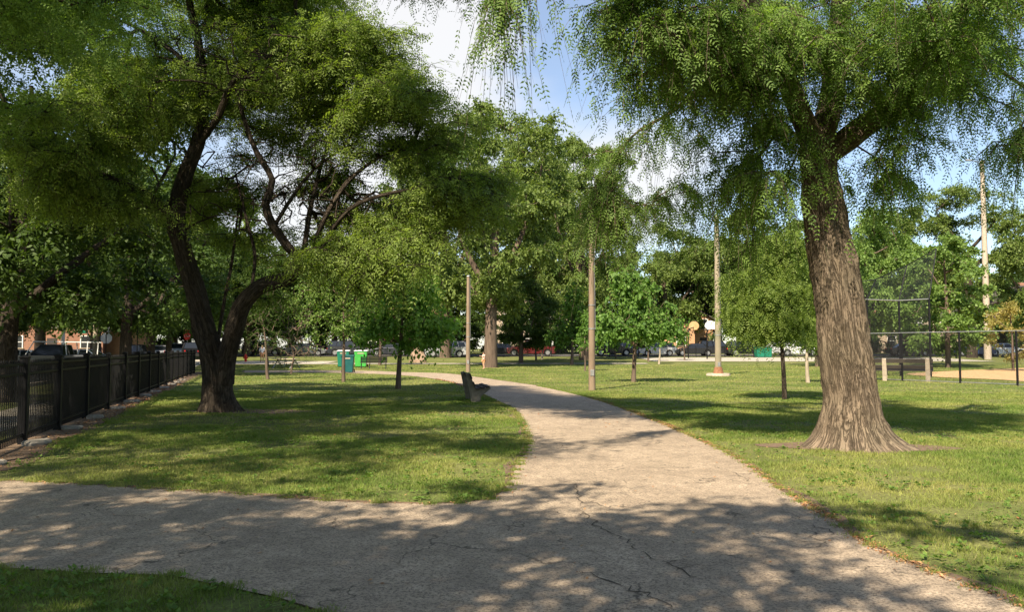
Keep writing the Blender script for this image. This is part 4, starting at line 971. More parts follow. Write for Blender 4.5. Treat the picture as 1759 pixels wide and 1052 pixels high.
M['chain_dark'] = mesh_mat('backstop_wire', (0.05,0.05,0.052), 0.06, 1/.07)
def netting(name, quad, mt, parent):
    me = bpy.data.meshes.new(name); me.from_pydata([tuple(q) for q in quad], [], [(0,1,2,3)]); uv = me.uv_layers.new(name='UVMap')
    a, b, c, d = [Vector(q) for q in quad]; wd = (b-a).length; hg = (d-a).length
    for l, co in zip(uv.data, ((0,0),(wd,0),(wd,hg),(0,hg))): l.uv = co
    me.update(); return link(name, me, M[mt], parent)
CA, CB = at(1420, 650), at(1960, 672)
cd = (CB-CA)/np.linalg.norm(CB-CA)
def cl_at(px):                       # where the fence line crosses a column of the photo
    k = (px-879.5)/F; t = (k*CA[1]-CA[0])/(cd[0]-k*cd[1]); return CA + cd*t
clf = empty('chain_link_fence', tuple(CA), 0, 'tall black chain link fence with a pale top rail behind the huge trunk', 'fence')
cps = [cl_at(px) - CA for px in (1450,1548,1647,1745,1845,1950)]
for p in cps:
    MB().tube([p+(0,0,-.1), p+(0,0,2.32)], [.048,.048], 8).build('post', M['black'], clf)
for a, b in zip(cps[:-1], cps[1:]):
    up = np.array((0,0,2.3)); netting('wire_mesh', (a+(0,0,.05), b+(0,0,.05), b+up, a+up), 'chain', clf)
    MB().tube([a+up+(0,0,.02), b+up+(0,0,.02)], .024, 6).build('top_rail', M['steel'], clf)
    MB().tube([a+(0,0,.06), b+(0,0,.06)], .02, 6).build('bottom_rail', M['steel'], clf)
bs = empty('backstop', tuple(gp(1540, 46)), 0, 'dark wire backstop with a slanting hood right of the huge trunk', 'backstop')
bo = gp(1540, 46); bps = [gp(px, dd) - bo for px, dd in ((1445,43),(1490,45.5),(1545,46.5),(1597,45))]
for p in bps: MB().tube([p+(0,0,-.1), p+(0,0,4.3)], .06, 8).build('post', M['black'], bs)
hood = [p + np.array((.5, -1.2, 6.6 + .55*i)) for i, p in enumerate(bps)]; hood = [bps[i] + np.array((.9, .8, (5.1, 5.5, 6.4, 7.2)[i])) for i in range(4)]
for i in range(3):
    a, b = bps[i], bps[i+1]; netting('wire_mesh', (a+(0,0,.05), b+(0,0,.05), b+(0,0,4.3), a+(0,0,4.3)), 'chain_dark', bs)
    netting('hood_mesh', (a+(0,0,4.3), b+(0,0,4.3), hood[i+1], hood[i]), 'chain_dark', bs)
    MB().tube([a+(0,0,4.3), b+(0,0,4.3)], .035, 6).build('rail', M['steel'], bs); MB().tube([hood[i], hood[i+1]], .025, 6).build('hood_rail', M['black'], bs)
for p, q in zip(bps, hood): MB().tube([p+(0,0,4.3), q], .035, 6).build('brace', M['black'], bs)
# park perimeter fence on the far side of the lawn
pf = empty('perimeter_fence', tuple(gp(879.5, 90.5)), 0, 'long low dark railing between the lawn and the far parked cars', 'fence'); 
px0 = [(-34 + 3.2*i) for i in range(34)]
for i, x in enumerate(px0): MB().box(x-.04, x+.04, -.04, .04, -.05, 1.25).build('post', M['black'], pf)
for z in (1.2, .15):
    MB().box(px0[0], px0[-1], -.02, .02, z-.02, z+.02).build('rail', M['black'], pf)
m_ = MB()
for k in range(int((px0[-1]-px0[0])/.2)): x = px0[0]+k*.2; m_.box(x-.008, x+.008, -.008, .008, .1, 1.22)
m_.build('picket_panel', M['black'], pf)

# ------------------------------------------------------------------ vehicles
def car_paint(name, col, rough=.3, metal=.3): 
    if name not in M: M[name] = mat('paint_' + name, col, rough, metal, .5); M[name].node_tree.nodes['Principled BSDF'].inputs['Coat Weight'].default_value = .6
    return name
for n_, c_ in (('silver',(.42,.43,.45)),('carwhite',(.78,.79,.80)),('carblack',(.012,.013,.016)),('carblue',(.02,.05,.16)),('cardark',(.035,.04,.05)),('carred',(.12,.012,.015)),('cargrey',(.16,.17,.18))): car_paint(n_, c_)
#   profile of the lower body (x along the car, front at +x), glasshouse from belt to roof
KIND = {'sedan': dict(L=4.7, W=1.82, H=1.43, belt=.92, hood=.95, deck=.98, ws=(1.05,.35), rs=(-1.75,-1.0), nose=.66),
        'hatch': dict(L=4.3, W=1.80, H=1.52, belt=.95, hood=.98, deck=1.0, ws=(1.10,.45), rs=(-2.0,-1.55), nose=.70),
        'suv': dict(L=4.7, W=1.90, H=1.72, belt=1.10, hood=1.10, deck=1.12, ws=(.95,.40), rs=(-2.22,-1.95), nose=.80),
        'van': dict(L=5.6, W=2.0, H=2.25, belt=1.25, hood=1.20, deck=1.3, ws=(1.95,1.25), rs=(-2.75,-2.68), nose=.85),
        'pickup': dict(L=5.6, W=1.95, H=1.80, belt=1.12, hood=1.14, deck=1.14, ws=(1.15,.55), rs=(-.95,-.80), nose=.9)}
def make_car(kind, paint, loc, rz, label, group, cat='car', name=None):
    k = KIND[kind]; L, Wd, H, belt = k['L']/2, k['W']/2, k['H'], k['belt']
    r = empty(name or {'sedan':'parked_car','hatch':'parked_car','suv':'parked_suv','van':'van','pickup':'pickup_truck'}[kind], loc, rz, label, cat, group)
    wr = .34 if kind in ('sedan','hatch') else .38; xf, xr = L-.88, -L+.92
    # lower body: profile with wheel arches, lofted across the width
    def arch(x, n=7): return [(x + (wr+.07)*math.cos(a), wr + (wr+.07)*math.sin(a)) for a in np.linspace(-.25, math.pi+.25, n)]
    prof = [(-L+.06, .30)] + arch(xr)[::-1] + arch(xf)[::-1] + [(L-.05, .30), (L, .48), (L-.02, k['nose']), (L-.22, k['nose']+.10), (k['ws'][0]+.05, k['hood'])] 
    if kind == 'pickup': prof += [(k['rs'][0]-.02, belt), (-L+.02, belt), (-L, .6)]
    else: prof += [(k['rs'][0], k['deck']), (-L+.05, k['deck']-.08 if kind == 'sedan' else k['deck']), (-L, .6)]
    n = len(prof); m_ = MB()
    secs = [(-Wd, .93, .04), (-Wd+.07, 1.0, 0), (Wd-.07, 1.0, 0), (Wd, .93, .04)]
    vs = []
    for y, s, i in secs:
        for x, z in prof: vs.append((x*(1-.012*(s<1)), y, z if z < .7 else .7 + (z-.7)*(s if s < 1 else 1.0)))
    fs = []
    for q in range(3):
        for j in range(n): fs.append((q*n+j, (q+1)*n+j, (q+1)*n+(j+1)%n, q*n+(j+1)%n))
    tri = geometry.tessellate_polygon([[Vector((x, z, 0)) for x, z in prof]])
    fs += [tuple(t) for t in tri] + [tuple(i+3*n for i in reversed(t)) for t in tri]
    m_.add(vs, fs, False); m_.build('body', M[paint], r, .03)
    # glasshouse
    b0, b1 = belt-.02, H-.04; wb, wt = Wd-.09, Wd-.27
    f0, f1 = k['ws']; r0, r1 = k['rs']
    def gh_(e=0, zt=b1): return [(r0+e,-wb,b0),(f0-e,-wb,b0),(f0-e,wb,b0),(r0+e,wb,b0),(r1+e,-wt,zt),(f1-e,-wt,zt),(f1-e,wt,zt),(r1+e,wt,zt)]
    hull = [(0,3,2,1),(4,5,6,7),(0,1,5,4),(1,2,6,5),(2,3,7,6),(3,0,4,7)]
    MB().add(gh_(), hull).build('windows', M['glass'], r, .02)
    MB().add([(r1-.03,-wt-.02,b1-.005),(f1+.04,-wt-.02,b1-.005),(f1+.04,wt+.02,b1-.005),(r1-.03,wt+.02,b1-.005),(r1+.08,-wt+.08,H),(f1-.1,-wt+.08,H),(f1-.1,wt-.08,H),(r1+.08,wt-.08,H)], hull).build('roof', M[paint], r, .02)
    p_ = MB()
    for s in (-1, 1):
        p_.bar((f0, s*(wb+.004), b0), (f1, s*(wt+.004), b1), .07, .05); p_.bar((r0, s*(wb+.004), b0), (r1, s*(wt+.004), b1), .16 if kind != 'pickup' else .1, .05)
        if kind != 'pickup': p_.bar(((f0+r0)/2, s*(wb+.004), b0), ((f1+r1)/2, s*(wt+.004), b1), .09, .04)
        if kind in ('suv', 'hatch', 'van'): p_.bar((r0+.85, s*(wb+.004), b0), (r1+.75, s*(wt+.004), b1), .08, .04)
    p_.build('pillars', M[paint], r)
    for x in (xf, xr):
        for s in (-1, 1):
            y = s*(Wd-.12); wh = MB().tube([(x, y-.10, wr), (x, y+.10, wr)], [wr, wr], 20).build('wheel', M['tyre'], r)
            MB().tube([(x, s*(Wd-.02)-.012, wr), (x, s*(Wd-.02)+.012, wr)], [wr*.62, wr*.62], 14).build('rim', M['rim'], wh)
    for s in (-1, 1):
        MB().box(L-.2, L+.004, s*(Wd-.42)-.17, s*(Wd-.42)+.17+.0, k['nose']-.10, k['nose']+.04).build('headlight', M['clear_lens'], r, .02)
        MB().box(-L-.012, -L+.1, s*(Wd-.24)-.14, s*(Wd-.24)+.14, .74, .90).build('tail_light', M['red_lens'], r, .015)
        MB().box(f0-.25, f0-.08, s*(Wd+.06)-.07, s*(Wd+.06)+.07, belt-.02, belt+.12).build('mirror', M[paint], r, .02)
    if kind == 'pickup':
        MB().box(-L+.08, r0-.1, -Wd+.14, Wd-.14, belt-.01, belt+.012).build('bed_cover', M['tyre'], r)
        q_ = MB()
        for s in (-1, 1):
            y = s*(Wd-.12); q_.bar((L-1.9, y, H+.20), (-L+.1, y, H+.14), .05, .05)
            q_.bar((r0-.25, y, belt), (r0-.15, y, H+.16), .05, .05); q_.bar((-L+.35, y, belt), (-L+.30, y, H+.15), .05, .05); q_.bar((1.35, y, belt+.02), (.85, y, H+.19), .05, .05)
        for x in (.85, r0-.15, -L+.30): q_.bar((x, -Wd+.12, H+.18), (x, Wd-.12, H+.18), .05, .05)
        q_.build('ladder_rack', M['white'], r)
    if kind == 'van': MB().box(L-.9+.3, L-.35, -.6, .6, .5, .52).build('grille', M['tyre'], r)
    return r
GF = 'cars parked along the far street'; GL = 'vehicles on the street beyond the iron fence'
PI = math.pi
for kd, pt, px, dd, rz, lab in (
  ('suv','silver',768,89.6,PI,'silver grey car parked behind the slim pale lamp post'), ('sedan','cardark',868,94,0,'dark car parked right behind the thick reddish trunk'),
  ('sedan','cardark',672,94,PI,'dark car parked behind the dark park bench'), ('pickup','carred',912,93.5,PI,'dark red pickup with a pale load, right of the thick reddish trunk'),
  ('suv','carblack',1052,94,0,'black car parked just right of the nearest lamp post'), ('hatch','silver',1129,93.5,PI,'silver hatchback in front of the orange brick house'),
  ('sedan','cargrey',1072,99.5,0,'grey car parked across the far street behind the silver hatchback'),
  ('sedan','carblack',1191,93.5,PI,'black car parked below the far basketball hoop'), ('suv','carblack',1232,94,0,'black vehicle parked behind the greenish post'),
  ('suv','carblack',1281,93.5,0,'black vehicle parked left of the two green bins'), ('hatch','carwhite',1334,97,PI,'white hatchback tucked behind the white car near the huge trunk'), ('suv','carwhite',1369,93.5,PI,'white car parked right of the two green bins'),
  ('sedan','carblack',1440,93.5,0,'dark car parked behind the huge leaning trunk'),
  ('sedan','carblack',1560,93.5,0,'dark car parked behind the backstop'), ('sedan','carblue',1668,93.5,PI,'blue car parked left of the very tall light pole'), ('sedan','carwhite',1722,94,0,'pale car parked right of the very tall light pole'),
  ('suv','cargrey',1795,94,0,'grey car parked beyond the right edge'), ('suv','cardark',600,94,0,'dark car parked behind the green bins by the path'), ('sedan','cargrey',528,94,0,'grey car parked behind the twiggy brown bush'), ('suv','carblack',455,94,0,'black car parked behind the white shirted walker')):
    b = gp(px, dd); make_car(kd, pt, (b[0], b[1], b[2]+.03), rz, lab, GF)
fa = math.atan2(FD[1], FD[0])
def street_car(kd, pt, px, dd, rz, lab, cat='car'):
    b = gp(px, dd); make_car(kd, pt, (b[0], b[1], b[2]+.02), rz, lab, GL, cat)
street_car('pickup','cardark',93,54,PI+.10,'dark pickup truck with a white ladder rack beyond the iron fence','truck')
street_car('van','carwhite',247,104,fa+PI,'white van facing the camera down the street','van')
street_car('suv','carblack',236,70,fa,'black car with red tail lights ahead of the white van')
street_car('sedan','silver',277,82,fa,'silver car parked right of the white van')
street_car('hatch','carwhite',306,90,fa+PI,'pale car parked left of the stop sign')
street_car('suv','carblack',333,84,fa,'black car parked right of the stop sign')
street_car('sedan','silver',38,58,PI,'silver sedan left of the pickup truck')
street_car('sedan','carwhite',152,62,0,'white sedan behind the tail of the pickup truck')

# ------------------------------------------------------------------ houses behind the streets
def house(px, dd, w_, dp, h, mt, label, rz=0, gable=True, storeys=2):
    b = gp(px, dd); r = empty('brick_house', tuple(b), rz, label, 'house', 'houses behind the streets')
    MB().box(-w_/2, w_/2, 0, dp, -.3, h).build('wall', M[mt], r)
    rh = w_*.28 if gable else .5
    m_ = MB()
    if gable:
        m_.prism([(-w_/2-.4, h-.12), (0, h+rh), (w_/2+.4, h-.12), (w_/2+.4, h+.06), (0, h+rh+.2), (-w_/2-.4, h+.06)], -.4, dp+.4)
        MB().prism([(-w_/2, h), (w_/2, h), (0, h+rh-.02)], .0, .25).build('gable_wall', M[mt], r)
    else: m_.box(-w_/2-.15, w_/2+.15, -.15, dp+.15, h, h+.35)
    ro = m_.build('roof', M['roof'], r); MB().box(w_*.22, w_*.22+.7, dp*.5, dp*.5+.7, h, h+rh+1.0).build('chimney', M['brick_red'], ro)
    nx = max(2, int(w_/3.2))
    for s in range(storeys):
        z = 1.0 + s*(h/storeys)
        for i in range(nx):
            x = -w_/2 + (i+.5)*w_/nx
            if s == 0 and i == nx//2:
                dr = MB().box(x-.5, x+.5, -.05, .05, .0, 2.1).build('door', M['wood_old'], r); MB().box(x+.35, x+.40, -.10, -.05, 1.0, 1.1).build('handle', M['steel'], dr); continue
            f = MB().box(x-.62, x-.52, -.06, .04, z, z+1.4).box(x+.52, x+.62, -.06, .04, z, z+1.4).box(x-.52, x+.52, -.06, .04, z+1.3, z+1.4).box(x-.52, x+.52, -.055, .04, z+.62, z+.69).build('window', M['white'], r)
            MB().box(x-.52, x+.52, -.02, .02, z, z+1.3).build('pane', M['glass'], f); MB().box(x-.7, x+.7, -.12, .04, z-.1, z-.002).build('sill', M['concrete'], f)
    return r
house(1122, 108, 11, 10, 4.0, 'brick_orange', 'low orange brick building behind the silver hatchback', gable=False, storeys=1)
house(1192, 112, 5.2, 9, 4.6, 'brick_orange', 'narrow tan and orange brick gable between the two basketball hoops')
house(690, 112, 12, 10, 6, 'brick_red', 'red brick house glimpsed through leaves above the dark bench')
house(912, 112, 10, 10, 6, 'brick_tan', 'pale brick house in the shade right of the thick reddish trunk')
house(1600, 112, 22, 10, 5.0, 'brick_tan', 'long tan brick building seen under the maple beyond the ball field', gable=False)
house(1760, 110, 12, 10, 5.6, 'brick_orange', 'orange brick house beyond the small yellow green tree')
house(60, 92, 14, 10, 4.6, 'brick_red', 'red brick house across the street left of the white pole', 0.3, storeys=2)
house(122, 100, 8, 10, 5.6, 'brick_tan', 'pale house with a pointed gable behind the white pole', 0.3)
house(188, 96, 8, 10, 5.2, 'brick_orange', 'orange brick house behind the back of the stop sign', 0.3)
house(-90, 90, 14, 10, 6.5, 'brick_red', 'red brick house across the street beyond the left edge', 0.4)
house(1420, 112, 14, 10, 6.5, 'brick_red', 'red brick house hidden behind the huge leaning trunk')

# ------------------------------------------------------------------ hoops, bins, benches, signs and small things
def hoop(px, dd, rz, label, bm='white'):
    b = gp(px, dd); r = empty('basketball_hoop', tuple(b), rz, label, 'hoop', 'hoops on the basketball court')
    MB().tube([(0,0,-.1),(0,0,2.7),(.0,-.25,3.15),(0,-.85,3.3)], [.07,.07,.06,.05], 8).build('post', M['black'], r)
    a = np.linspace(-.35, math.pi+.35, 22); P = [(.69*math.cos(t), 3.38+.62*math.sin(t)*(.92 if math.sin(t)>0 else .6)) for t in a] + [(-.38,3.04),(.38,3.04)]
    MB().prism(P, -.93, -.88).build('backboard', M[bm], r)
    tt = np.linspace(0, 2*math.pi, 19); MB().tube([(.23*math.cos(t), -1.25+.23*math.sin(t), 3.05) for t in tt], .012, 5, False).bar((0,-.93,3.05),(0,-1.02,3.05),.1,.02).build('rim', M['sign_orange'], r)
    return r
hoop(1214, 84, -.05, 'basketball hoop with a white fan backboard left of the greenish post').rotation_euler.z = .25
hoop(1182, 86, 2.2, 'far basketball hoop with a tan fan backboard, left of the white one', 'dirt')
def cart(name, px, py, w_, h, bodym, lidm, label, group, slot=True, d=None):
    b = at(px, py) if d is None else gp(px, d); r = empty(name, tuple(b), .1, label, 'bin', group)
    k = w_/2; m_ = MB().add([(-k*.82,-k*.85,.05),(k*.82,-k*.85,.05),(k*.82,k*.85,.05),(-k*.82,k*.85,.05),(-k,-k,h*.93),(k,-k,h*.93),(k,k,h*.93),(-k,k,h*.93)], [(0,3,2,1),(4,5,6,7),(0,1,5,4),(1,2,6,5),(2,3,7,6),(3,0,4,7)])
    m_.build('bin_body', M[bodym], r, .02)
    MB().add([(-k-.03,-k-.04,h*.93),(k+.03,-k-.04,h*.93),(k+.03,k+.03,h*.93),(-k-.03,k+.03,h*.93),(-k-.03,-k-.04,h*.96),(k+.03,-k-.04,h*.96),(k+.03,k+.03,h),(-k-.03,k+.03,h)], [(0,3,2,1),(4,5,6,7),(0,1,5,4),(1,2,6,5),(2,3,7,6),(3,0,4,7)]).build('lid', M[lidm], r, .015)
    if slot: MB().box(-k*.5, k*.5, -k-.006, -k+.03, h*.78, h*.84).build('label_plate', M['concrete'], r)
    for s in (-1, 1): MB().tube([(s*k*.9, k*.8, .12), (s*k*1.05, k*.8, .12)], [.12,.12], 12).build('wheel', M['tyre'], r)
    MB().bar((-k*.8, k+.06, h*.9), (k*.8, k+.06, h*.9), .03, .03).build('handle', M[bodym], r)
cart('wheeled_bin', 597, 641, .80, 1.15, 'teal', 'teal', 'dark teal wheeled bin behind the pale leaved young tree', 'bins by the path')
cart('wheeled_bin', 590, 631, .95, 1.35, 'green_dark', 'white', 'green bin with a pale lid partly behind the teal bin', 'bins by the path')
cart('wheeled_bin', 620, 631, 1.0, 1.35, 'green_bin', 'white', 'vivid lime green bin with a pale lid left of the dark park bench', 'bins by the path')
cart('wheeled_bin', 1304, 0, .95, 1.15, 'green_dark', 'green_dark', 'left of two dark green bins at the edge of the court', 'bins at the edge of the court', False, d=89)
cart('wheeled_bin', 1317, 0, .85, 1.15, 'green_dark', 'green_dark', 'right of two dark green bins at the edge of the court', 'bins at the edge of the court', False, d=89)
def iron_bench(px, py, L_b, label):
    b = at(px, py); r = empty('iron_bench', tuple(b), PI+.05, label, 'bench')
    for x in (-L_b/2, 0, L_b/2):
        MB().prism([(0,0),(.09,0),(.06,.2),(.12,.40),(.0,.42),(-.42,.44),(-.46,.40),(-.12,.36),(-.02,.2)][::1], x-.03, x+.03).build('leg', M['black'], r).rotation_euler = (0, 0, 0)
    return r
# dark slatted bench: curved iron legs, seat and back of slats
b = at(642, 634); r = empty('slatted_bench', tuple(b), .12, 'dark slatted park bench with curved iron legs right of the lime bin', 'bench')
for x in (-.92, -.3, .9):
    m_ = MB(); m_.bar((x, .22, 0), (x, .14, .42), .06, .05).bar((x, .14, .42), (x, .30, .92), .06, .05).bar((x, -.34, 0), (x, -.22, .22), .06, .05).bar((x, -.22, .22), (x, .12, .40), .06, .06); m_.build('leg', M['black'], r)
for k in range(4): MB().box(-1.0, 1.0, -.30+k*.11, -.21+k*.11, .42, .455).build('seat_slat', M['wood_old'], r)
for k in range(4): MB().bar((-1.0, .15+k*.035, .52+k*.11), (1.0, .15+k*.035, .52+k*.11), .03, .09).build('back_slat', M['black'], r)
def picnic(px, dd, rz, label):
    b = gp(px, dd); r = empty('picnic_table', tuple(b), rz, label, 'table', 'picnic tables on the far left lawn')
    MB().box(-.95, .95, -.38, .38, .70, .745).build('tabletop', M['concrete'], r, .01)
    for s in (-1, 1):
        MB().box(-.95, .95, s*.72-.13, s*.72+.13, .42, .46).build('bench_seat', M['concrete'], r, .01)
        MB().bar((s*.7, -.75, 0), (s*.7, .18, .70), .07, .07).bar((s*.7+.08, .75, 0), (s*.7+.08, -.18, .70), .07, .07).bar((s*.7+.04, -.8, .40), (s*.7+.04, .8, .40), .06, .05).build('leg_frame', M['steel'], r)
picnic(475, 66, .2, 'pale picnic table behind the dark small tree'); picnic(492, 62, -.2, 'pale picnic table behind the base of the twiggy bush')
# hydrant
b = gp(423, 76); r = empty('fire_hydrant', tuple(b), 0, 'red fire hydrant on the pale pavement right of the forked trunk', 'hydrant')
MB().tube([(0,0,0),(0,0,.05),(0,0,.06),(0,0,.52),(0,0,.56),(0,0,.66),(0,0,.74)], [.17,.17,.115,.115,.145,.12,.03], 14).build('barrel', M['red'], r)
for s in (-1, 1): MB().tube([(s*.1,0,.42),(s*.22,0,.42)], [.06,.07], 10).build('nozzle', M['red'], r)
MB().tube([(0,-.1,.36),(0,-.2,.36)], [.075,.085], 10).build('nozzle', M['red'], r); MB().tube([(0,0,.74),(0,0,.80)], [.03,.03], 6).build('cap_nut', M['red'], r)
tag(poly_sheet('pavement', [(at(400,628)[0]-2, 70.3), (at(545,628)[0], 70.6), (at(545,628)[0], 77.5), (at(400,628)[0]-2, 77.5)], 'pavement', .05), kind='structure')
# signs
def text_mesh(txt, size, name, matn, parent, loc, rot):
    cu = bpy.data.curves.new(name, 'FONT'); cu.body = txt; cu.size = size; cu.align_x = 'CENTER'; cu.align_y = 'CENTER'; cu.extrude = .003
    o = bpy.data.objects.new(name, cu); C.objects.link(o); bpy.context.view_layer.update()
    me = bpy.data.meshes.new_from_object(o.evaluated_get(bpy.context.evaluated_depsgraph_get())); bpy.data.objects.remove(o)
    q = link(name, me, M[matn], parent); me.materials.clear(); me.materials.append(M[matn]); q.location = loc; q.rotation_euler = rot; return q
def octo(R, y0, y1, z): return ([(R*math.cos(PI/8+k*PI/4), z+R*math.sin(PI/8+k*PI/4)) for k in range(8)], y0, y1)
b = gp(322, 86); r = empty('stop_sign', tuple(b), 0, 'red stop sign facing the camera left of the forked trunk', 'sign')
MB().tube([(0,.03,-.1),(0,.03,2.75)], .035, 6).build('post', M['steel'], r)
f = MB().prism(*octo(.40, -.03, -.015, 2.35)).build('sign_face', M['red'], r); text_mesh('STOP', .26, 'lettering', 'white', f, (0, -.036, 2.35), (PI/2, 0, 0))
MB().box(-.32, .32, -.03, -.015, 2.82, 3.02).build('upper_plate', M['red'], r)
b = gp(183, 66); r = empty('stop_sign', tuple(b), .2, 'pale back of a stop sign topped by a square sign, left of the forking tree', 'sign')
MB().tube([(0,-.03,-.1),(0,-.03,3.4)], .03, 6).build('post', M['black'], r); MB().prism(*octo(.46, 0, .015, 2.3)).build('sign_back', M['white'], r)
MB().box(-.24, .24, 0, .015, 2.82, 3.3).build('upper_plate', M['white'], r)
b = gp(151, 58); r = empty('street_sign', tuple(b), .1, 'green street name sign on a thin pole above the pickup truck', 'sign')
MB().tube([(0,0,-.1),(0,0,3.0)], .035, 6).build('post', M['steel'], r); MB().box(-.66, -.04, -.015, .015, 2.62, 2.80).build('name_plate', M['sign_green'], r)
b = gp(236, 50); r = empty('warning_sign', tuple(b), 0, 'orange sign high beside the low forking street tree', 'sign')
MB().tube([(0,.03,-.1),(0,.03,4.0)], .03, 6).build('post', M['black'], r); MB().prism([(-.26,3.62),(-.08,3.92),(.2,4.02),(.26,3.75),(.08,3.5),(-.2,3.42)], -.02, .0).build('sign_face', M['sign_orange'], r)
# reddish standing rock
b = at(717, 623.5); rng = np.random.default_rng(9); vs = []; n = 14; lv_ = 9
for i in range(lv_):
    z = i/(lv_-1)
    for j in range(n):
        a = j/n*2*PI; rr = (1-z**2.2)*.72*(1+.35*(vnoise(np.array([math.cos(a)*1.7, math.sin(a)*1.7, z*4]), 5)-.5)*2)+.02
        vs.append((rr*math.cos(a)*1.05 + .15*z, rr*math.sin(a)*.6, z*1.25*(1+.22*math.cos(2*a))))
m_ = MB().add(vs, [(i*n+j, i*n+(j+1)%n, (i+1)*n+(j+1)%n, (i+1)*n+j) for i in range(lv_-1) for j in range(n)] + [tuple(range((lv_-1)*n, lv_*n))]); o = m_.build('boulder', M['rock']); o.location = b
tag(o, 'reddish upright boulder on the lawn left of the slim pale lamp post', 'rock')

# ------------------------------------------------------------------ people in the distance
def person(loc, rz, h, joints, shirt, pants, label, sleeve=True):
    """body: one skinned surface; joints is a dict of (x,y,z) for a figure 1.0 tall facing -y"""
    r = empty('person', loc, rz, label, 'person'); r.scale = (h,)*3
    J = dict(pel=(0,0,.52), wai=(0,0,.60), che=(0,.0,.72), nek=(0,0,.82), hd0=(0,-.005,.86), hd1=(0,-.01,.93), hd2=(0,0,.985),
      shl=(.10,0,.80), ell=(.14,.01,.64), wrl=(.15,-.05,.50), hal=(.15,-.07,.45), shr=(-.10,0,.80), elr=(-.14,.01,.64), wrr=(-.15,-.05,.50), har=(-.15,-.07,.45),
      hpl=(.05,0,.50), knl=(.055,-.03,.28), anl=(.06,.02,.04), tol=(.06,-.09,.015), hpr=(-.05,0,.50), knr=(-.055,.0,.28), anr=(-.06,.05,.04), tor=(-.06,-.05,.015))
    J.update(joints)
    Rr = dict(pel=.075, wai=.065, che=.082, nek=.030, hd0=.040, hd1=.056, hd2=.036, shl=.040, ell=.027, wrl=.018, hal=.022, shr=.040, elr=.027, wrr=.018, har=.022, hpl=.055, knl=.036, anl=.022, tol=.018, hpr=.055, knr=.036, anr=.022, tor=.018)
    E = [('pel','wai'),('wai','che'),('che','nek'),('nek','hd0'),('hd0','hd1'),('hd1','hd2'),('che','shl'),('shl','ell'),('ell','wrl'),('wrl','hal'),('che','shr'),('shr','elr'),('elr','wrr'),('wrr','har'),('pel','hpl'),('hpl','knl'),('knl','anl'),('anl','tol'),('pel','hpr'),('hpr','knr'),('knr','anr'),('anr','tor')]
    def skin(name, keys, k, mt):
        ks = [q for q in J if q in keys]; ix = {q: i for i, q in enumerate(ks)}; me = bpy.data.meshes.new(name)
        me.from_pydata([J[q] for q in ks], [(ix[a], ix[b]) for a, b in E if a in ix and b in ix], []); o = link(name, me, M[mt], r)
        m = o.modifiers.new('skin', 'SKIN'); 
        if not me.skin_vertices: 
            bpy.context.view_layer.update()
        sv = me.skin_vertices[0].data if me.skin_vertices else None
        if sv:
            for q in ks: sv[ix[q]].radius = (Rr[q]*k, Rr[q]*k)
            sv[ix[ks[0]]].use_root = True
        o.modifiers.new('sub', 'SUBSURF').levels = 1; o.modifiers['sub'].render_levels = 2; return o
    body = skin('body', set(J), 1.0, 'skin')
    skin('shirt', {'pel','wai','che','shl','shr','ell','elr'} if sleeve else {'pel','wai','che','shl','shr'}, 1.16, shirt)
    skin('trousers', {'pel','hpl','knl','hpr','knr'} | (set() if pants[1] else {'anl','anr'}), 1.22, pants[0])
    hz = J['hd1']; hm = MB(); n = 10
    vs = [(hz[0]+.062*math.cos(a)*math.cos(e), hz[1]+.014+.064*math.sin(a)*math.cos(e), hz[2]+.02+.062*math.sin(e)) for e in np.linspace(-.5, 1.5, 7) for a in np.arange(n)/n*2*PI]
    hm.add(vs, [(i*n+j, i*n+(j+1)%n, (i+1)*n+(j+1)%n, (i+1)*n+j) for i in range(6) for j in range(n)] + [tuple(range(6*n, 7*n))], True).build('hair', M['hair'], r)
    return r
M['pink'] = mat('pale_pink_cloth', (0.75,0.48,0.40), .8); M['tan_cloth'] = mat('tan_cloth', (0.55,0.28,0.14), .8); M['navy'] = mat('navy_cloth', (0.02,0.03,0.07), .8); M['white_cloth'] = mat('white_cloth', (.78,.78,.8), .8)
def make_skin_layer_ok(): pass
person(tuple(gp(831, 61)), -1.0, 1.28, dict(ell=(.05,-.14,.74), wrl=(.03,-.27,.76), hal=(.03,-.31,.77)), 'pink', ('tan_cloth', True), 'small person in pale clothes reaching out beside the thick reddish trunk')
person(tuple(gp(451, 74)), .6, 1.7, dict(), 'white_cloth', ('tan_cloth', True), 'distant person in a white shirt and orange shorts near the hydrant')

# ------------------------------------------------------------------ grass blades, clover edge, fallen leaves
rng = np.random.default_rng(77)
def lawn_points(n, y0, y1, k=1.0, margin=1.5):
    y = rng.uniform(y0**k, y1**k, n)**(1/k); x = rng.uniform(-1, 1, n)*(0.66*y+margin); P = np.stack([x, y], -1)
    ok = ~inside(P, pp); ok &= ~(inside(P, edge_poly) & (rng.random(len(P)) > .3))
    off = (P - FA) @ FN; ok &= off > 0.34 + 0.35*vnoise(np.c_[P*1.5, P[:, :1]*0], 3)
    for wz in worn: ok &= ~(inside(P, np.array(wz)) & (rng.random(len(P)) > .12))
    ok &= ~inside(P, np.array(inf))
    return P[ok]
def thin(P):
    b = vnoise(np.c_[P*0.8, P[:, :1]*0], 31)*.6 + vnoise(np.c_[P*3.1, P[:, :1]*0], 32)*.4
    return P[rng.random(len(P)) < np.clip((b-.34)*7, .10, 1)]
P_thin = thin
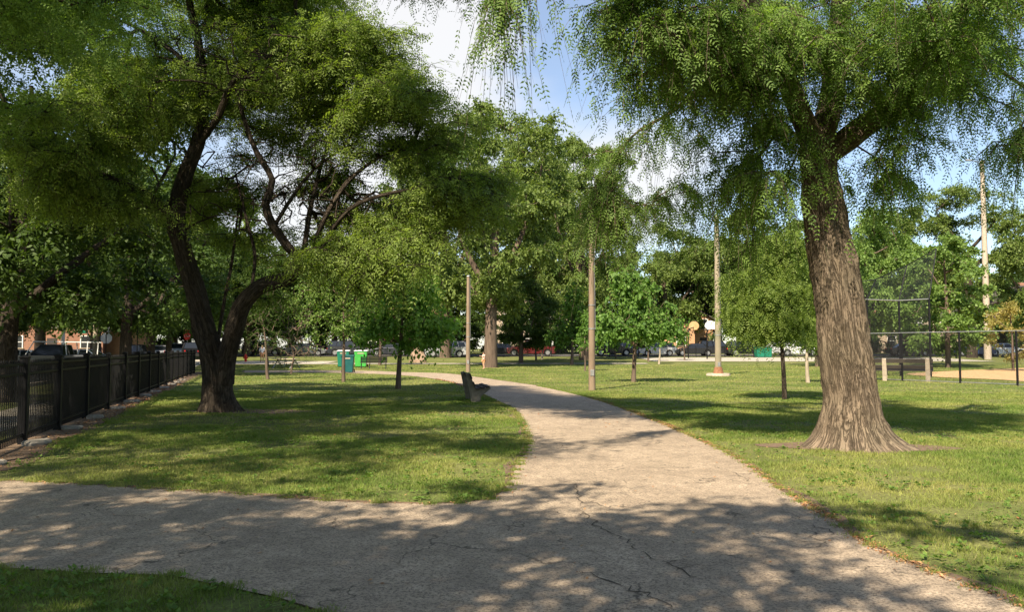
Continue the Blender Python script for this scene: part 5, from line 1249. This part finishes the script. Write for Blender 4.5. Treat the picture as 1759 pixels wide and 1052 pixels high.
def blades(name, P, hmin, hmax, wbase, seed):
    r = np.random.default_rng(seed); n = len(P); d = P[:, 1]; h = r.uniform(hmin, hmax, n)*(0.75+.6*vnoise(np.c_[P*2.1, P[:, :1]*0], 8)); wd = wbase*(0.7+0.3*r.random(n))*np.maximum(1, d/8)
    a = r.uniform(0, 2*np.pi, n); lean = r.normal(size=(n, 2))*0.45*h[:, None]; z = h_np(P[:, 1])
    b0 = np.c_[P[:, 0]-np.cos(a)*wd/2, P[:, 1]-np.sin(a)*wd/2, z]; b1 = np.c_[P[:, 0]+np.cos(a)*wd/2, P[:, 1]+np.sin(a)*wd/2, z]
    tp = np.c_[P + lean, z + h]
    V = np.stack([b0, b1, tp], 1).reshape(-1, 3); me = np_mesh(name, V, np.arange(len(V)).reshape(-1, 3), 3, np.repeat(r.random(n), 3))
    return tag(link(name, me, M['blade']), 'short mown green and straw coloured grass of the lawns', 'grass', kind='stuff')
P1 = thin(lawn_points(900000, 4.3, 30, .9))
e = np.array(path_poly); e = e[(e[:, 1] > 4.5) & (e[:, 1] < 34)]
edge = e[rng.integers(0, len(e), 30000)] + rng.normal(size=(30000, 2))*0.045
ed2 = edge + rng.normal(size=edge.shape)*.02
P2 = lawn_points(160000, 30, 70, 1.0)
blades('grass', np.concatenate([P1, ed2, P2]), .020, .046, .009, 5)
def flakes(name, P, size, lab, cat, seed):
    r = np.random.default_rng(seed); n = len(P); s = size*r.uniform(.5, 1.4, n)*np.maximum(1, P[:, 1]/12); a = r.uniform(0, 2*np.pi, n); z = h_np(P[:, 1]) + .018
    u = np.stack([np.cos(a), np.sin(a), r.normal(size=n)*.3], -1)*s[:, None]; v = np.stack([-np.sin(a), np.cos(a), r.normal(size=n)*.3], -1)*s[:, None]*.45
    c = np.c_[P, z]; V = np.stack([c-u, c+v, c+u, c-v], 1).reshape(-1, 3); V[:, 2] = np.maximum(V[:, 2], np.repeat(h_np(P[:,1]), 4)+.012)
    return tag(link(name, np_mesh(name, V, np.arange(len(V)).reshape(-1, 4), 4, np.repeat(r.random(n), 4)), M['litter']), lab, cat, kind='stuff')
re_ = np.array(densify(R_[:12], .1, False)); re_ = re_[re_[:, 1] < 26]
k = rng.random(len(re_)); E1 = re_[rng.integers(0, len(re_), 7500)]; dens = vnoise(np.c_[E1*1.1, E1[:, :1]*0], 12); E1 = E1[dens + rng.random(len(E1))*.5 > .55]; E1 = E1 + rng.normal(size=E1.shape)*np.array((.045,.045))
le_ = np.array(densify(L_[4:], .1, False)); E2 = le_[rng.integers(0, len(le_), 1500)] + rng.normal(size=(1500, 2))*.05
E3 = np.array([fpt(t, o_)[:2] for t, o_ in zip(rng.uniform(-2, 25, 2600), rng.uniform(0, .6, 2600))])
E4 = np.stack([rng.uniform(-6, 7, 900), rng.uniform(4.6, 20, 900)], -1)
flakes('leaf_litter', np.concatenate([E1, E2, E3, E4]), .016, 'scattered brown and orange dead leaves along the path edges', 'dead leaves', 6)

Wd_ = lawn_points(5200, 4.6, 22, 1.0, 1.0); Wd_ = Wd_[(vnoise(np.c_[Wd_*.7, Wd_[:, :1]*0], 44) > .45)]
nW = len(Wd_); kk = 9; a = rng.uniform(0, 2*np.pi, (nW, kk)); ln = rng.uniform(.02, .055, (nW, kk)); el = rng.uniform(.1, .8, (nW, kk))
c0_ = np.repeat(np.c_[Wd_ , h_np(Wd_[:, 1]) + .022], kk, 0) + np.c_[rng.normal(size=(nW*kk, 2))*.02, np.zeros(nW*kk)]
ax_ = np.stack([np.cos(a)*np.cos(el), np.sin(a)*np.cos(el), np.sin(el)], -1).reshape(-1, 3)*ln.reshape(-1, 1); pr_ = np.stack([-np.sin(a), np.cos(a), a*0], -1).reshape(-1, 3)*ln.reshape(-1, 1)*.33
V = np.stack([c0_, c0_+ax_*.55+pr_, c0_+ax_, c0_+ax_*.55-pr_], 1).reshape(-1, 3)
tag(link('clover', np_mesh('clover', V, np.arange(len(V)).reshape(-1, 4), 4, np.repeat(rng.random(nW*kk), 4)), M['leaf_elm']), 'low clover and broad leaved weeds scattered through the lawn', 'weeds', kind='stuff')
